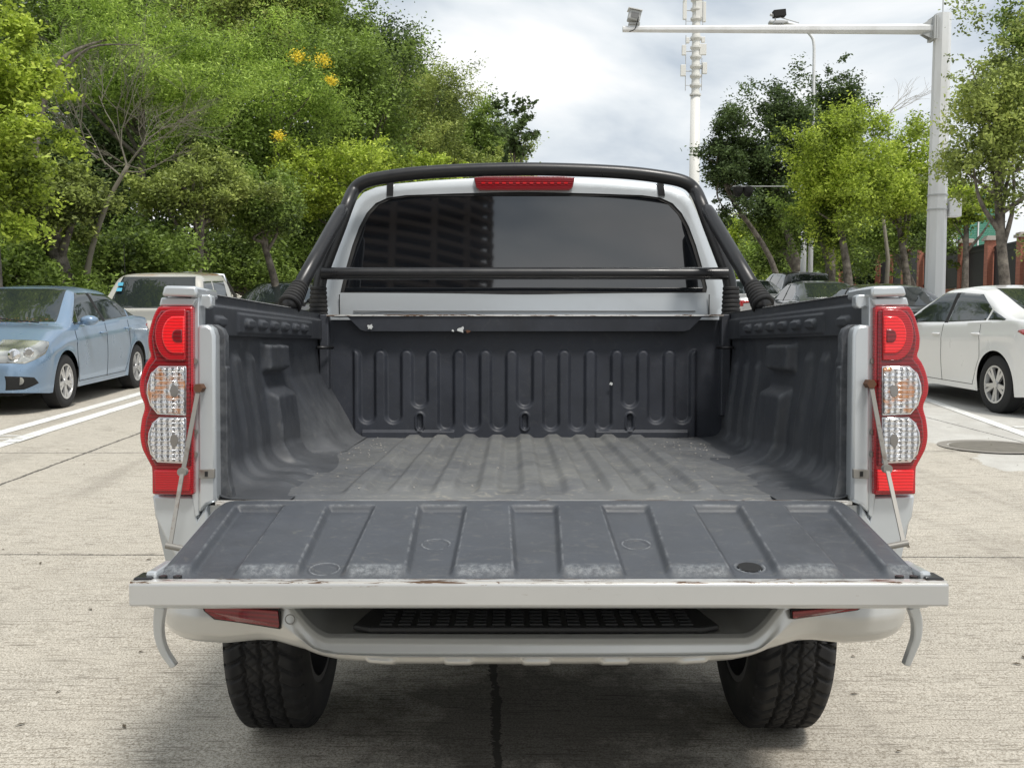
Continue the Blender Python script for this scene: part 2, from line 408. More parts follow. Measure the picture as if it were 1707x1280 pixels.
# manhole
mh = G(1655, 745)
M_iron = base_mat('cast_iron', (.055, .05, .045), .7, .3); t = NT(M_iron)
ch = t.n('ShaderNodeTexChecker'); ch.inputs['Scale'].default_value = 22; t.l(t.c, ch.inputs[0]); t.norm(t.bump(ch.outputs[1], .6, .01))
t.col(t.mix(t.noise(9, 4), (.12, .108, .09), (.24, .22, .18)))
rt = empty('manhole_cover', (mh.x, mh.y, gz(mh.y)+.001)); tag(rt, 'round dark iron manhole cover set in the pale concrete near the white car', 'manhole cover')
def disc(r0, r1, z, n=48):
    V = []; Fc = []
    for k in range(n):
        c, s = math.cos(2*PI*k/n), math.sin(2*PI*k/n); V += [(r0*c, r0*s, z), (r1*c, r1*s, z)]
    for k in range(n): a, b = 2*k, 2*((k+1) % n); Fc.append((a, a+1, b+1, b))
    return V, Fc
mb = MB(); n = 48
mb.add([(.36*math.cos(2*PI*k/n), .36*math.sin(2*PI*k/n), .005) for k in range(n)], [tuple(range(n))]); mb.build('lid', M_iron, rt)
mb = MB(); mb.add(*disc(.375, .46, .006)); mb.build('frame', base_mat('manhole_frame', (.24, .22, .19), .8), rt)

# ------------------------------------------------------------------ the truck
TR = empty('pickup_truck', ROOT)
tag(TR, 'silver double cab pickup truck with lowered tailgate and black roll bar seen from behind', 'pickup truck')
FZ = Lp(853, 833, 2.25).z            # bed floor at the hinge
RZ = Lp(325, 487, 2.30).z            # rail top
YH, YF = 2.25, 3.80                   # hinge, bulkhead
BX = 0.783

# --- bed floor: ribs along the bed
def rib_h(x, y):
    h = 0.0
    for k in range(-4, 5):
        d = abs(x-k*.1055)
        h = max(h, 1-ss(.013, .038, d))
    h *= ss(2.315, 2.40, y+.0)
    return h*.013
def floor_f(u, v):
    x = -.66+1.32*u; y = YH+.0+(YF-YH)*v
    z = FZ + rib_h(x, y) - .006*(1-ss(2.30, 2.31, y)) + .0012*math.sin(x*37+y*9)
    return (x, y, z)
V, Fc = grid(420, 90, floor_f, True)
mesh('bed_floor', V, Fc, M_floor, TR, smooth=True, M=MT)

# --- side walls of the liner
H0 = RZ-FZ
def wall_prof(y, s):
    """points (x, h) of the plain wall profile from the floor up, as a function giving point and normal"""
    r = .072-.032*ss(2.95, 3.45, y)
    return r
def wall_pt(q, y, s):
    """q 0..1: floor skirt, 1..2: fillet, 2..3: wall, 3..4: top band"""
    r = wall_prof(y, s)
    xb = .752
    if q < 1:
        x = xb-r-.125*(1-q)*(1-.5*ss(3.0, 3.45, y)); h = .0035*q-.002; n = (0, 1)
    elif q < 2:
        a = (q-1)*PI/2; x = xb-r+r*math.sin(a); h = .0015+r-r*math.cos(a); n = (-math.sin(a), math.cos(a))
    elif q < 3:
        h0 = r+.0015; h1 = H0-.105; h = h0+(h1-h0)*(q-2); x = xb+.030*ss(r, h1-.03, h); n = (-1, 0)
    else:
        h = H0-.103+.103*(q-3); x = .765+.010*ss(H0-.03, H0-.022, h)+.017*(1-ss(H0-.103, H0-.098, h)); n = (-1, 0)
    d = 0
    if q < 3:
        for c in (2.50, 2.63, 2.77):
            d = max(d, (1-ss(.018, .044, abs(y-c)-.012*(1-ss(1.0, 2.0, q))))*(1-ss(H0-.165, H0-.140, h))*ss(.12, .55, q))
        d *= .0115
        for i_, (y0, y1) in enumerate(((2.90, 3.15),)):
            b1 = box01(y, y0, y1, .012)
            d = max(d, b1*.030*ss(H0-.205, H0-.19, h)*(1-ss(H0-.125, H0-.115, h)), b1*.034*(1-ss(H0-.275, H0-.245, h))*ss(.5, 1.6, q))
        if s > 0:
            for c in (3.34, 3.50, 3.66): d = max(d, .013*(1-ss(.014, .034, abs(y-c)))*(1-ss(H0-.20, H0-.17, h))*ss(.9, 1.9, q))
        x += n[0]*d; h += n[1]*d
        if s < 0:
            g_ = ss(3.13, 3.30, y)*.112*max(0, 1-h/.245)**1.05
            x -= g_*(1 if q > 1 else q)
    else:
        for c in (2.44, 2.69, 2.83, 2.97, 3.11, 3.26, 3.40):
            dy = max(0, abs(y-c)-.030); dz = abs(h-(H0-.066)); dd = math.hypot(dy, dz)
            x -= .011*(1-ss(.007, .016, dd))
        x -= .006*box01(y, 2.6, 3.55, .006)*box01(h, H0-.092, H0-.040, .004)
    return x, h
def wall_x(y, z, s):
    best = min((abs(wall_pt(q, y, s)[1]-(z-FZ)), wall_pt(q, y, s)[0]) for q in np.linspace(1, 4, 120)); return best[1]
for s in (-1, 1):
    qs = list(np.linspace(0, 1, 14))[:-1]+list(np.linspace(1, 2, 26))[:-1]+list(np.linspace(2, 3, 44))[:-1]+list(np.linspace(3, 4, 44))
    nz = len(qs)
    def side_f(u, v, s=s):
        q = qs[int(round(v*(nz-1)))]; y = 2.245+(YF-2.245)*u
        x, h = wall_pt(q, y, s)
        return (s*x, y, FZ+.001+h)
    V, Fc = grid(300, nz, side_f, s < 0)
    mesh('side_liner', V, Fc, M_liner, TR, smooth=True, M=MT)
    # narrow rail cap
    mb = MB()
    mb.add([(s*.770, 2.27, RZ), (s*.770, YF+.04, RZ), (s*.812, YF+.04, RZ+.001), (s*.812, 2.27, RZ+.001)], [(0, 1, 2, 3)])
    mb.build('rail_cap', M_black, TR, M=MT)
    mb = MB()
    mb.box((s*.792, 2.80, RZ+.0025), (.012, 1.05, .004)); mb.build('rail_trim', M_scuff, TR, M=MT)
    # liner tie ring seen on the wall
    c = Vector((s*(wall_x(2.42, FZ+.20, s)-.002), 2.42, FZ+.195))
    ring = [c+Vector((0, .032*math.cos(a), .040*math.sin(a))) for a in np.linspace(0, 2*PI, 28)]
    MB().tube(ring, .006, 8, False).build('tie_down', M_black, TR, M=MT, smooth=True)

# --- bulkhead liner with alternating slots
slots = []
for k in range(-6, 7):
    bot = FZ+.028
    if abs(k) >= 5: bot = FZ+.055
    if k in (-4, 0, 4): bot = FZ+.115
    slots.append((k*.1000, bot))
ZB = Lp(876, 575, YF).z
def bulk_f(u, v):
    x = -.79+1.58*u; z = FZ-.005+(RZ-.02-FZ)*v
    h = 0.0
    if abs(x) < .665 and z < ZB:
        top = Lp(876, 584, YF).z
        raised = 1.0
        for (c, b) in slots:
            hw = .030; r = .020
            # slot opens upward, round bottom
            dx = abs(x-c)
            if z < b+hw: d = math.hypot(dx, max(0, b+hw-z))
            else: d = dx
            raised = min(raised, ss(hw-.009, hw+.007, d))
            # ridge beside it has a round top
        # ridge tops
        if z > top-.02:
            k = round((x/.1)-.5)+.5; dx = abs(x-k*.1); d = math.hypot(dx, z-(top-.02))
            raised = min(raised, 1-ss(.013, .027, d))
        raised *= 1-ss(.645, .660, abs(x))
        h = raised*.016
        for c in (-.4, 0, .4):
            d = math.hypot((x-c)*1.15, max(0, abs(z-(FZ+.060))-.016))
            h += .006*box01(d, .014, .022, .002)-.008*(1-ss(.008, .012, d))
    if .27 < abs(x) < .62 and z < FZ+.030: h += .012*(1-ss(FZ+.022, FZ+.028, z))
    return (x, YF-h, z)
V, Fc = grid(640, 190, bulk_f, False)
mesh('bulkhead_liner', V, Fc, M_front, TR, smooth=True, M=MT)
# folded flange and silver edge
zt = Lp(876, 527, YF-.06).z; zb = Lp(876, 552, YF-.055).z
mb = MB()
P = [(-.735, zt), (-.665, zt-.004), (-.62, zb+.006), (-.60, zb), (.60, zb), (.62, zb+.006), (.665, zt-.004), (.735, zt)]
mb.prism([(x, YF-.055+(zt-z)*.15, z) for x, z in P], (0, .02, 0)); mb.add([(-.735, YF-.05, zt-.002), (.735, YF-.05, zt-.002), (.735, YF+.03, zt-.002), (-.735, YF+.03, zt-.002)], [(0, 1, 2, 3)])
mb.build('bulkhead_flange', M_flange, TR, M=MT)
MB().box((0, YF-.045, zt+.003), (1.49, .028, .006)).build('bulkhead_edge', M_scuff, TR, M=MT)
def chip(px, py, D, r, mat):
    c = Lp(px, py, D); n = 11; P = []
    for k in range(n):
        a = 2*PI*k/n; q = r*random.uniform(.45, 1.2); P.append((c.x+q*math.cos(a), D, c.z+q*math.sin(a)*.8))
    MB().prism(P, (0, .002, 0)).build('paint_chip', mat, TR, M=MT)
M_chip = base_mat('bare_primer', (.55, .56, .55), .6)
chip(617, 545, YF-.0585, .016, M_chip); chip(769, 549, YF-.0585, .015, M_chip); chip(780, 552, YF-.0585, .010, M_rust); chip(755, 551, YF-.058, .006, M_chip)
chip(1019, 640, YF-.019, .008, M_chip)
for s in (-1, 1):    # corner posts and hooks of the liner
    MB().box((s*.758, YF-.02, (RZ+FZ)/2+.04), (.035, .05, RZ-FZ-.09)).build('corner_post', M_flange, TR, M=MT, bevel=.004)
    MB().tube([(s*.775, YF-.10, RZ-.13), (s*.72, YF-.06, RZ-.13)], .006, 8).build('hook', M_black, TR, M=MT, smooth=True)

# --- tailgate
TGY0, TGY1 = 2.235, 1.80
ZG0 = Lp(853, 838, TGY0).z; ZG1 = Lp(853, 969, TGY1+.012).z
def tgz(y): return ZG1+(ZG0-ZG1)*(y-TGY1)/(TGY0-TGY1)
gate = None
chan = [k*.2035 for k in range(-3, 4)]
def gate_f(u, v):
    y = TGY1+.012+(TGY0-TGY1-.012)*v
    hw = .705
    # rounded hinge corners
    q = (y-(TGY0-.06))/.06
    if q > 0: hw -= .035*(1-math.sqrt(max(0, 1-q*q)))
    x = -hw+2*hw*u
    raised = 1.0
    for c in chan:
        w0 = .050-.010*(1-(y-TGY1)/(TGY0-TGY1))
        ch = (1-ss(w0-.008, w0+.008, abs(x-c)))*(1-ss(TGY0-.036, TGY0-.026, y))
        raised = min(raised, 1-ch)
    raised *= ss(TGY1+.038, TGY1+.070, y)
    h = .015*raised
    for i, (cx_, cy_) in enumerate(((-2, 1.885), (-1, 2.01), (1, 2.01), (2, 1.895))):
        d = math.hypot(x-cx_*.2035, y-cy_)
        h += .0022*box01(d, .026, .031, .0015)-.0015*box01(d, .020, .025, .0015)
        if i == 3: h -= .03*(1-ss(.019, .022, d))
    hole = 0
    return (x, y, tgz(y)-.010+h-.004*ss(.69, .705, abs(x)))
V, Fc = grid(560, 150, gate_f, True)
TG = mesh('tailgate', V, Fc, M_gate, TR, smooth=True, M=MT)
# silver gate body
mb = MB(); nseg = 12
prof = [(TGY0+.004, ZG0-.014), (TGY0+.006, ZG0-.05), (TGY0-.10, ZG0-.075), (2.0, tgz(2.0)-.075), (TGY1+.05, ZG1-.06), (TGY1+.02, ZG1-.05), (TGY1+.02, ZG1-.012)]
mb.prism([(-.722, y, z) for y, z in prof], (1.444, 0, 0)); mb.build('gate_shell', M_silver, TG, M=MT, bevel=.004)
zbt, zbb = Lp(853, 972, TGY1).z, Lp(853, 1010, TGY1).z
MB().box((0, TGY1+.012, (zbt+zbb)/2), (1.494, .034, zbt-zbb)).build('gate_edge', M_band, TG, M=MT, bevel=.004)
MB().box((0, TGY1+.010, zbt+.0015), (1.49, .022, .0035)).build('scuffed_lip', M_scuff, TG, M=MT)
mb = MB()
c = Vector((.407, 1.895, tgz(1.895)-.004)); mb.add([(c.x+.0225*math.cos(a), c.y+.0225*math.sin(a), tgz(c.y+.0225*math.sin(a))-.0085) for a in np.linspace(0, 2*PI, 25)[:-1]], [tuple(range(24))])
mb.build('drain_hole', M_dark, TG, M=MT)
for s in (-1, 1):
    for q in (.668, .695):
        c = Vector((s*q, 1.828, tgz(1.828)-.004))
        MB().tube([c, c+Vector((0, 0, .006))], .008, 10).build('bolt', M_black, TG, M=MT, smooth=False)
    # striker in the corner
    c = Vector((s*.728, 1.835, ZG1-.002)); MB().box(c, (.034, .05, .018)).build('latch', M_black, TG, M=MT, bevel=.004)
    c = Vector((s*.716, 1.875, ZG1+.000)); MB().box(c, (.022, .10, .030)).build('gate_corner', M_silver, TG, M=MT, bevel=.006)
    # curved end lip hanging under the edge
    if s < 0: pp = [(268, 1010), (265, 1035), (266, 1060), (274, 1085), (291, 1110)]
    else: pp = [(1521, 1010), (1528, 1035), (1527, 1062), (1519, 1085), (1510, 1108)]
    pts = catmull([Lp(a, b, 1.87+.01*i) for i, (a, b) in enumerate(pp)], 6)
    mb = MB(); V = []; m_ = len(pts)
    for i, p in enumerate(pts):
        wd = .010*(1-.45*(i/(m_-1))); t_ = (pts[min(i+1, m_-1)]-pts[max(0, i-1)]).normalized(); n_ = Vector((t_.z, 0, -t_.x)).normalized()*wd
        V += [p-n_+Vector((0, -.010, 0)), p+n_+Vector((0, -.010, 0)), p+n_+Vector((0, .012, 0)), p-n_+Vector((0, .012, 0))]
    Fc = [(i*4+k, i*4+(k+1) % 4, i*4+4+(k+1) % 4, i*4+4+k) for i in range(m_-1) for k in range(4)]+[(0, 1, 2, 3), (4*m_-1, 4*m_-2, 4*m_-3, 4*m_-4)]
    mb.add(V, Fc); mb.build('end_lip', M_silver, TG, M=MT, bevel=.003, angle=rad(50))

# --- rear corner structure, lamps, jambs (left outline mirrored for the right)
def outl(pp, D, s):
    P = [Lp(a, b, D) for a, b in pp]
    return [Vector((s*abs(p.x), p.y, p.z)) for p in P]
def prism_part(name, pp, D, depth, mat, parent, s, bevel=None, angle=rad(40)):
    return MB().prism(outl(pp, D, s), (0, depth, 0)).build(name, mat, parent, M=MT, bevel=bevel, angle=angle)
lamp_outer = [(263, 511), (256, 524), (250, 542), (246, 562), (247, 580), (250, 593), (243, 604), (236, 620), (231.6, 640), (233, 658), (240, 678), (235, 700), (232.5, 726), (236, 747), (243, 762), (250, 775), (252.5, 784), (253, 824)]
lo = [(p.x, p.y) for p in catmull([Vector((a, b, 0)) for a, b in lamp_outer], 5)]
for s in (-1, 1):
    lamp = prism_part('tail_lamp', lo+[(322, 825), (321, 511)], 2.215, .06, M_red, TR, s, bevel=.006)
    inner = [(268, 517), (259, 530), (255, 545), (252, 562), (254, 582), (258, 598), (248, 610), (240, 630), (239, 642), (241, 656), (247, 672), (249, 682), (242, 700), (239.5, 726), (243, 745), (250, 760), (258, 776), (318, 777), (316, 517)]
    prism_part('inner_housing', inner, 2.208, .01, M_reddeep, lamp, s, bevel=.004)
    a = np.linspace(rad(95), rad(265), 14)
    def dshape(cx_, cy_, rx, ry, rt_): return [(cx_+rx*math.cos(q), cy_-ry*math.sin(q)) for q in a]+[(rt_, cy_+ry), (rt_, cy_-ry)]
    top = dshape(286, 558, 29, 43, 309); prism_part('round_lens', top, 2.203, .01, M_red, lamp, s, bevel=.003)
    prism_part('lens_core', dshape(290, 558, 21, 31, 307), 2.199, .008, M_redbright, lamp, s, bevel=.003)
    prism_part('bulb_window', dshape(294, 560, 8, 11, 303), 2.197, .008, M_reddeep, lamp, s, bevel=.002)
    mid = [(264, 612), (251, 624), (245.5, 641), (244.5, 655), (250, 674), (262, 689), (308, 691), (308, 612)]
    low = [(265, 697), (254, 706), (248, 721), (246.5, 737), (251, 756), (262, 769), (308, 771), (308, 697)]
    for pp, mt in ((mid, M_amber), (low, M_refl)):
        cxx = sum(p[0] for p in pp)/len(pp); cyy = sum(p[1] for p in pp)/len(pp)
        big = [(cxx+(x-cxx)*1.05, cyy+(y-cyy)*1.05) for x, y in pp]
        prism_part('lens_rim', big, 2.2045, .01, M_chrome, lamp, s, bevel=.002)
        ln = prism_part('clear_lens', pp, 2.199, .01, mt, lamp, s, bevel=.004)
        cy0 = (min(p[1] for p in pp)+max(p[1] for p in pp))/2
        prism_part('bulb', [(290+7*math.cos(q), cy0+11*math.sin(q)) for q in np.linspace(0, 2*PI, 20)[:-1]], 2.1975, .004, M_bulb, lamp, s, bevel=.001)
        # raised vertical and horizontal optics ribs
        mbr = MB(); x0, x1 = 250, 306; y0, y1 = min(p[1] for p in pp)+4, max(p[1] for p in pp)-4
        for yy in np.arange(y0+4, y1, 7.5):
            q0, q1 = outl([(x0+3, yy), (x1, yy)], 2.199, s); mbr.tube([q0, q1], .0009, 6)
        mbr.build('lens_optics', M_chrome, lamp, M=MT, smooth=True)
    prism_part('lower_reflector', [(256, 783), (317, 783), (317, 819), (257, 819)], 2.208, .01, M_redbright if s > 0 else M_red, lamp, s, bevel=.003)
    # caps above the lamp
    prism_part('rail_end_cap', [(273, 476), (268, 493), (329, 495), (327, 477)], 2.21, .16, M_silver, TR, s, bevel=.006)
    prism_part('corner_panel', [(268, 495.5), (264, 510), (322, 510.5), (328, 497)], 2.222, .12, M_silver, TR, s, bevel=.004)
    # jamb plates
    prism_part('jamb_plate', [(318, 480), (331, 480), (332, 858), (325, 862), (320, 826)], 2.232, .05, M_silver, TR, s, bevel=.002)
    jamb = prism_part('jamb', [(328, 542), (345, 541), (354, 547), (358, 560), (360.5, 836), (345, 842), (330, 856)], 2.226, .06, M_silver, TR, s, bevel=.007)
    prism_part('liner_edge', [(343, 540), (358, 541), (370, 548), (375.5, 560), (375.5, 611), (378, 613), (379, 780), (383, 806), (389, 832), (359, 836)], 2.262, .03, M_liner, TR, s, bevel=.005)
    prism_part('strike_plate', [(331, 783), (357, 782), (357, 797), (331, 798)], 2.219, .01, M_steel, TR, s, bevel=.001)
    prism_part('strike_hole', [(341, 786), (346, 786), (346, 794), (341, 794)], 2.2175, .004, M_dark, TR, s)
    prism_part('latch_bracket', [(330, 491), (349, 491), (352.5, 496), (352.5, 511), (345, 515), (338, 511), (330, 511)], 2.245, .03, M_silver, TR, s, bevel=.003)
    for yy in (602, 720, 757):
        c = outl([(325, yy)], 2.229, s)[0]; MB().tube([c, c+Vector((0, -.004, 0))], .0065, 10).build('jamb_bolt', M_steel, TR, M=MT)
    # lower body corner
    prism_part('lower_corner', [(253, 825.5), (257.5, 862), (280, 910), (312, 965), (352, 965), (345, 838), (330, 862), (324, 827)], 2.236, .30, M_silver, TR, s, bevel=.006)
    # outer side of the bed, with arch
    def bx(z): return float(np.interp(z, [.45, .62, .80, .95, 1.2, RZ-.05, RZ], [.80, .835, .872, .885, .878, .868, .835]))
    def body_f(u, v, s=s):
        y = 2.30+(3.87-2.30)*u; ay = 3.03; r = .44
        zb_ = .70-.12*ss(2.5, 2.7, y)
        if abs(y-ay) < r: zb_ = max(zb_, .37+math.sqrt(r*r-(y-ay)**2))
        z = zb_+(RZ-zb_)*v
        return (s*bx(z), y, z)
    V, Fc = grid(90, 24, body_f, s > 0)
    mesh('bed_side', V, Fc, M_silver, TR, M=MT, smooth=True)
    mb = MB(); mb.add([(s*.812, 2.28, RZ), (s*.812, 3.87, RZ), (s*.835, 3.87, RZ), (s*.835, 2.28, RZ)], [(0, 1, 2, 3)])
    P = [(s*bx(z), 2.30, z) for z in np.linspace(.70, RZ, 12)]+[(s*.80, 2.30, RZ), (s*.80, 2.30, .70)]
    mb.add(P, [tuple(range(len(P)))]); mb.build('rail', M_silver, TR, M=MT)
    # stay linkage
    if s < 0: a, b, c = (331, 647), (305, 786), (283, 912)
    else: a, b, c = (1452, 640), (1478, 781), (1507, 908)
    A, B, Cc = Lp(*a, 2.205), Lp(*b, 2.16), Lp(*c, 2.03)
    def bar(p, q, wd, th):
        t_ = (q-p).normalized(); n_ = t_.cross(Vector((0, 1, 0))).normalized(); m2 = t_.cross(n_)
        P = []
        for c0 in (p, q): P += [c0+n_*i*wd+m2*j*th for i, j in ((-1, -1), (1, -1), (1, 1), (-1, 1))]
        return P, [(0, 1, 2, 3), (7, 6, 5, 4)]+[(k, 4+k, 4+(k+1) % 4, (k+1) % 4) for k in range(4)]
    mb = MB(); mb.add(*bar(A+Vector((-s*.0, 0, 0)), B, .0046, .0018)); B2 = B+Vector((0, -.004, 0)); mb.add(*bar(B2, Cc, .0042, .0018))
    stay = mb.build('gate_stay', M_steel, TR, M=MT)
    MB().tube([Cc+Vector((s*.008, 0, .004)), Vector((s*.712, Cc.y, Cc.z-.006))], .0065, 10).build('gate_pin', M_steel, stay, M=MT, angle=rad(40))
    MB().tube([B+Vector((0, .006, 0)), B+Vector((0, -.010, 0))], .010, 14).build('pivot', M_steel, stay, M=MT, angle=rad(40))
    MB().tube([A+Vector((0, .022, 0)), A+Vector((0, -.006, 0))], .0105, 6).build('pivot_bolt', M_rust, stay, M=MT)
MB().box((0, 2.243, FZ-.005), (1.44, .010, .010)).build('sill_edge', M_scuff, TR, M=MT)
MB().box((0, 2.30, FZ-.012-.043), (1.56, .10, .085)).build('rear_sill', M_silver, TR, M=MT)

# --- bumper
def zT(x):
    a = abs(x); c = Lp(893, 1056, 1.985).z; return c+(.715-c)*ss(.41, .54, a)
def zBt(x):
    a = abs(x)
    pts = [(893, 1105), (650, 1105), (570, 1099), (505, 1086), (455, 1077), (380, 1071), (290, 1067), (250, 1066)]
    P = [Lp(p, q, 1.99+.11*ss(380, 520, 893-p)) for p, q in pts]; X0 = P[0].x
    return float(np.interp(a, [abs(p.x-X0) for p in P], [p.z for p in P]))
def yFr(x):
    a = abs(x)/.805; e = max(0, (a-.86)/.14); return 1.945+.10*ss(.42, .60, abs(x))*1.0+.02*a*a+.10*(1-math.sqrt(max(0, 1-e*e)))
def bump_f(u, v):
    x = -.805+1.61*u; t_, b_, f_ = zT(x), zBt(x), yFr(x)
    a = abs(x)/.805; e = max(0, (a-.90)/.10); sh = 1-math.sqrt(max(0, 1-e*e))
    zc = (t_+b_)/2; t_ = t_-(t_-zc)*.35*sh; b_ = b_+(zc-b_)*.30*sh
    tab = 0
    for c in (-.31, -.155, .0, .155, .31):
        tab = max(tab, box01(x, c-.028, c+.028, .004))
    P = [(2.30, t_+.0), (2.12, t_), (f_+.045, t_), (f_+.026, t_+.003), (f_+.010, t_-.001), (f_+.001, t_-.010), (f_-.006, t_-.028), (f_-.013, (t_+b_)/2), (f_-.004, b_+.028), (f_+.012, b_+.012), (f_+.03, b_+.003), (f_+.06, b_), (2.30, b_+.01)]
    n_ = len(P)-1; q = v*n_; i = min(int(q), n_-1); fr = q-i
    y = P[i][0]*(1-fr)+P[i+1][0]*fr; z = P[i][1]*(1-fr)+P[i+1][1]*fr
    if z < (t_+b_)/2-.008 and i < 10: y -= .011*tab*ss(0, .006, (t_+b_)/2-.006-z)
    return (x, y, z)
V, Fc = grid(300, 49, bump_f, False)
nb_ = 49
Fc += [tuple(range(nb_))[::-1], tuple(299*nb_+k for k in range(nb_))]
BP = mesh('rear_bumper', V, Fc, M_bump, TR, smooth=True, M=MT)
zc = zT(0)
mb = MB()
P = [(-.372, 1.996), (-.335, 1.976), (.335, 1.976), (.372, 1.996), (.345, 2.16), (-.345, 2.16)]
mb.prism([(x+.0, y, zc+.003) for x, y in P], (0, 0, .012))
step = mb.build('step_pad', M_step, BP, M=MT, bevel=.005)
mb = MB()
for r_ in range(5):
    for c in range(-8, 9):
        mb.box((c*.038+(r_ % 2)*.0, 1.993+r_*.024, zc+.0165), (.026, .007, .005))
mb.build('tread_bars', M_step, step, M=MT, bevel=.0015)
for s, pp in ((-1, [(342, 1005), (345, 1016), (362, 1028), (400, 1032), (475, 1033), (477, 1028), (474, 1005)]), (1, [(1307, 1005), (1308, 1017), (1315, 1019), (1380, 1019), (1424, 1014), (1440, 1005)])):
    P = []
    for a, b in pp:
        p = Lp(a, b, 2.055); p.y = yFr(p.x)-.019; P.append(p)
    rf = MB().prism(P, (0, .02, 0)).build('reflector', M_reddeep, BP, M=MT, bevel=.002)
    P2 = [Vector(p) for p in P]; c0 = sum(P2, Vector())/len(P2)
    MB().prism([Vector((c0.x+(p.x-c0.x)*1.04, p.y+.002, c0.z+(p.z-c0.z)*1.18)) for p in P2], (0, .015, 0)).build('reflector_frame', M_dark, rf, M=MT)
c = Lp(493, 1020, 2.03); c.y = yFr(c.x)-.012
ring = [c+Vector((.0095*math.cos(a), -.001, .0095*math.sin(a))) for a in np.linspace(0, 2*PI, 25)]
MB().tube(ring, .0012, 6, False).build('parking_sensor', base_mat('seam', (.2, .2, .19), .5), BP, M=MT, smooth=True)
for s in (-1, 1):
    MB().box((s*.375, 2.15, .565), (.06, .12, .022)).build('hanger_bracket', M_black, TR, M=MT, bevel=.004)

# --- cab
YC = 3.97
def cpt(px, py, tilt=True):
    D = YC
    for _ in range(4):
        p = Lp(px, py, D); D = YC+max(0, p.z-RZ)*.17
    p = Lp(px, py, D); return p
co = [(541, 560), (541, 523), (541, 466), (549, 445), (563, 409), (574, 380), (583, 355), (592, 334), (604, 320), (625, 311), (658, 305), (720, 299.5), (790, 295.5), (876, 293)]
cpts = [cpt(a, b) for a, b in co]
cxm = 0.0
half = [Vector((abs(p.x), p.y, p.z)) for p in cpts]; half[-1].x = 0
half[0].z = 1.15; half[0].x = .815; half[1].x = .812; half[2].x = max(half[2].x, .80)
def ring_poly(h): return [(p.x, p.z) for p in h]+[(-p.x, p.z) for p in reversed(h[:-1])]
outer = ring_poly(half)
wi = [(571, 487), (573, 478), (581, 445), (591, 410), (603, 378), (615, 356), (630, 340), (650, 331), (680, 327), (760, 325), (876, 324)]
wpts = [cpt(a, b) for a, b in wi]; wh = [Vector((abs(p.x), p.y, p.z)) for p in wpts]; wh[-1].x = 0
wz = wh[0].z
inner_w = [(0, wz)]+[(p.x-.008 if i == 0 else p.x, p.z) for i, p in enumerate(wh)][:]+[(-p.x, p.z) for p in reversed(wh[:-1])]
def raycast(poly, c, ang):
    dx, dz = math.cos(ang), math.sin(ang); best = None
    for i in range(len(poly)):
        x1, z1 = poly[i]; x2, z2 = poly[(i+1) % len(poly)]; ex, ez = x2-x1, z2-z1
        den = dx*ez-dz*ex
        if abs(den) < 1e-12: continue
        t_ = ((x1-c[0])*ez-(z1-c[1])*ex)/den; u_ = ((x1-c[0])*dz-(z1-c[1])*dx)/den
        if t_ > 1e-6 and -1e-6 <= u_ <= 1+1e-6: best = t_ if best is None else max(best, t_)
    return best
cc = (0.0, (wz+wh[-1].z)/2)
# angles chosen so that the window corners are sampled exactly
angs = sorted(set([round(2*PI*k/220, 5) for k in range(220)]+[round(math.atan2(z-cc[1], x-cc[0]) % (2*PI), 5) for x, z in inner_w+outer]))
Ro = [raycast(outer, cc, a) for a in angs]; Ri = [raycast(inner_w, cc, a) for a in angs]
def yrear(z): return YC+max(0, z-RZ)*.17
def rpt(a, r, dy=0.0):
    x = cc[0]+r*math.cos(a); z = cc[1]+r*math.sin(a); return Vector((x, yrear(z)+dy, z))
na = len(angs); V = []; Fc = []
fr = [(0, .012, True), (0, 0, False), (.35, -.0, False), (.8, .0, False), (.93, .004, False), (.98, .014, False), (1, .03, False)]
gasket = .010
for i, a in enumerate(angs):
    for (k, dy, _) in fr: V.append(rpt(a, (Ri[i]+gasket)*(1-k)+Ro[i]*k, dy))
m_ = len(fr)
for i in range(na):
    j = (i+1) % na
    for k in range(m_-1): Fc.append((i*m_+k, j*m_+k, j*m_+k+1, i*m_+k+1))
CAB = mesh('cab', V, Fc, M_silver, TR, M=MT, angle=rad(35))
# shell going forward
stn = [(.03, 1.0, 1.0, 0), (.25, 1.0, 1.01, 1), (.8, 1.0, 1.035, 1), (1.25, .99, 1.0, 1), (1.5, .985, .94, 1), (1.85, .98, .45, 1), (2.1, .96, .12, 1)]
V = []; Fc = []; hp = [Vector((x, 0, z)) for x, z in outer]
belt = RZ-.02
for (dy, kx, kz, _) in stn:
    for i, p in enumerate(hp):
        z = p.z if p.z < belt else belt+(p.z-belt)*kz
        V.append((p.x*kx, (yrear(p.z) if dy < .3 else YC)+dy, z))
n_ = len(hp)
for i in range(len(stn)-1):
    for k in range(n_-1): Fc.append((i*n_+k, i*n_+k+1, (i+1)*n_+k+1, (i+1)*n_+k))
mesh('roof_shell', V, Fc, M_silver, CAB, M=MT, angle=rad(40))
for s in (-1, 1):
    V = []; Fc = []
    for (y0, y1, t0, t1) in ((4.25, 4.95, 4.33, 4.92), (5.02, 5.95, 5.02, 5.45)):
        b = len(V)
        zt_ = 1.66; V += [(s*.818, y0, RZ), (s*.815, y1, RZ), (s*.735, t1, zt_), (s*.735, t0, zt_)]; Fc.append((b, b+1, b+2, b+3) if s > 0 else (b+3, b+2, b+1, b))
    mesh('side_window', V, Fc, M_cglass, CAB, M=MT, solid=.004)
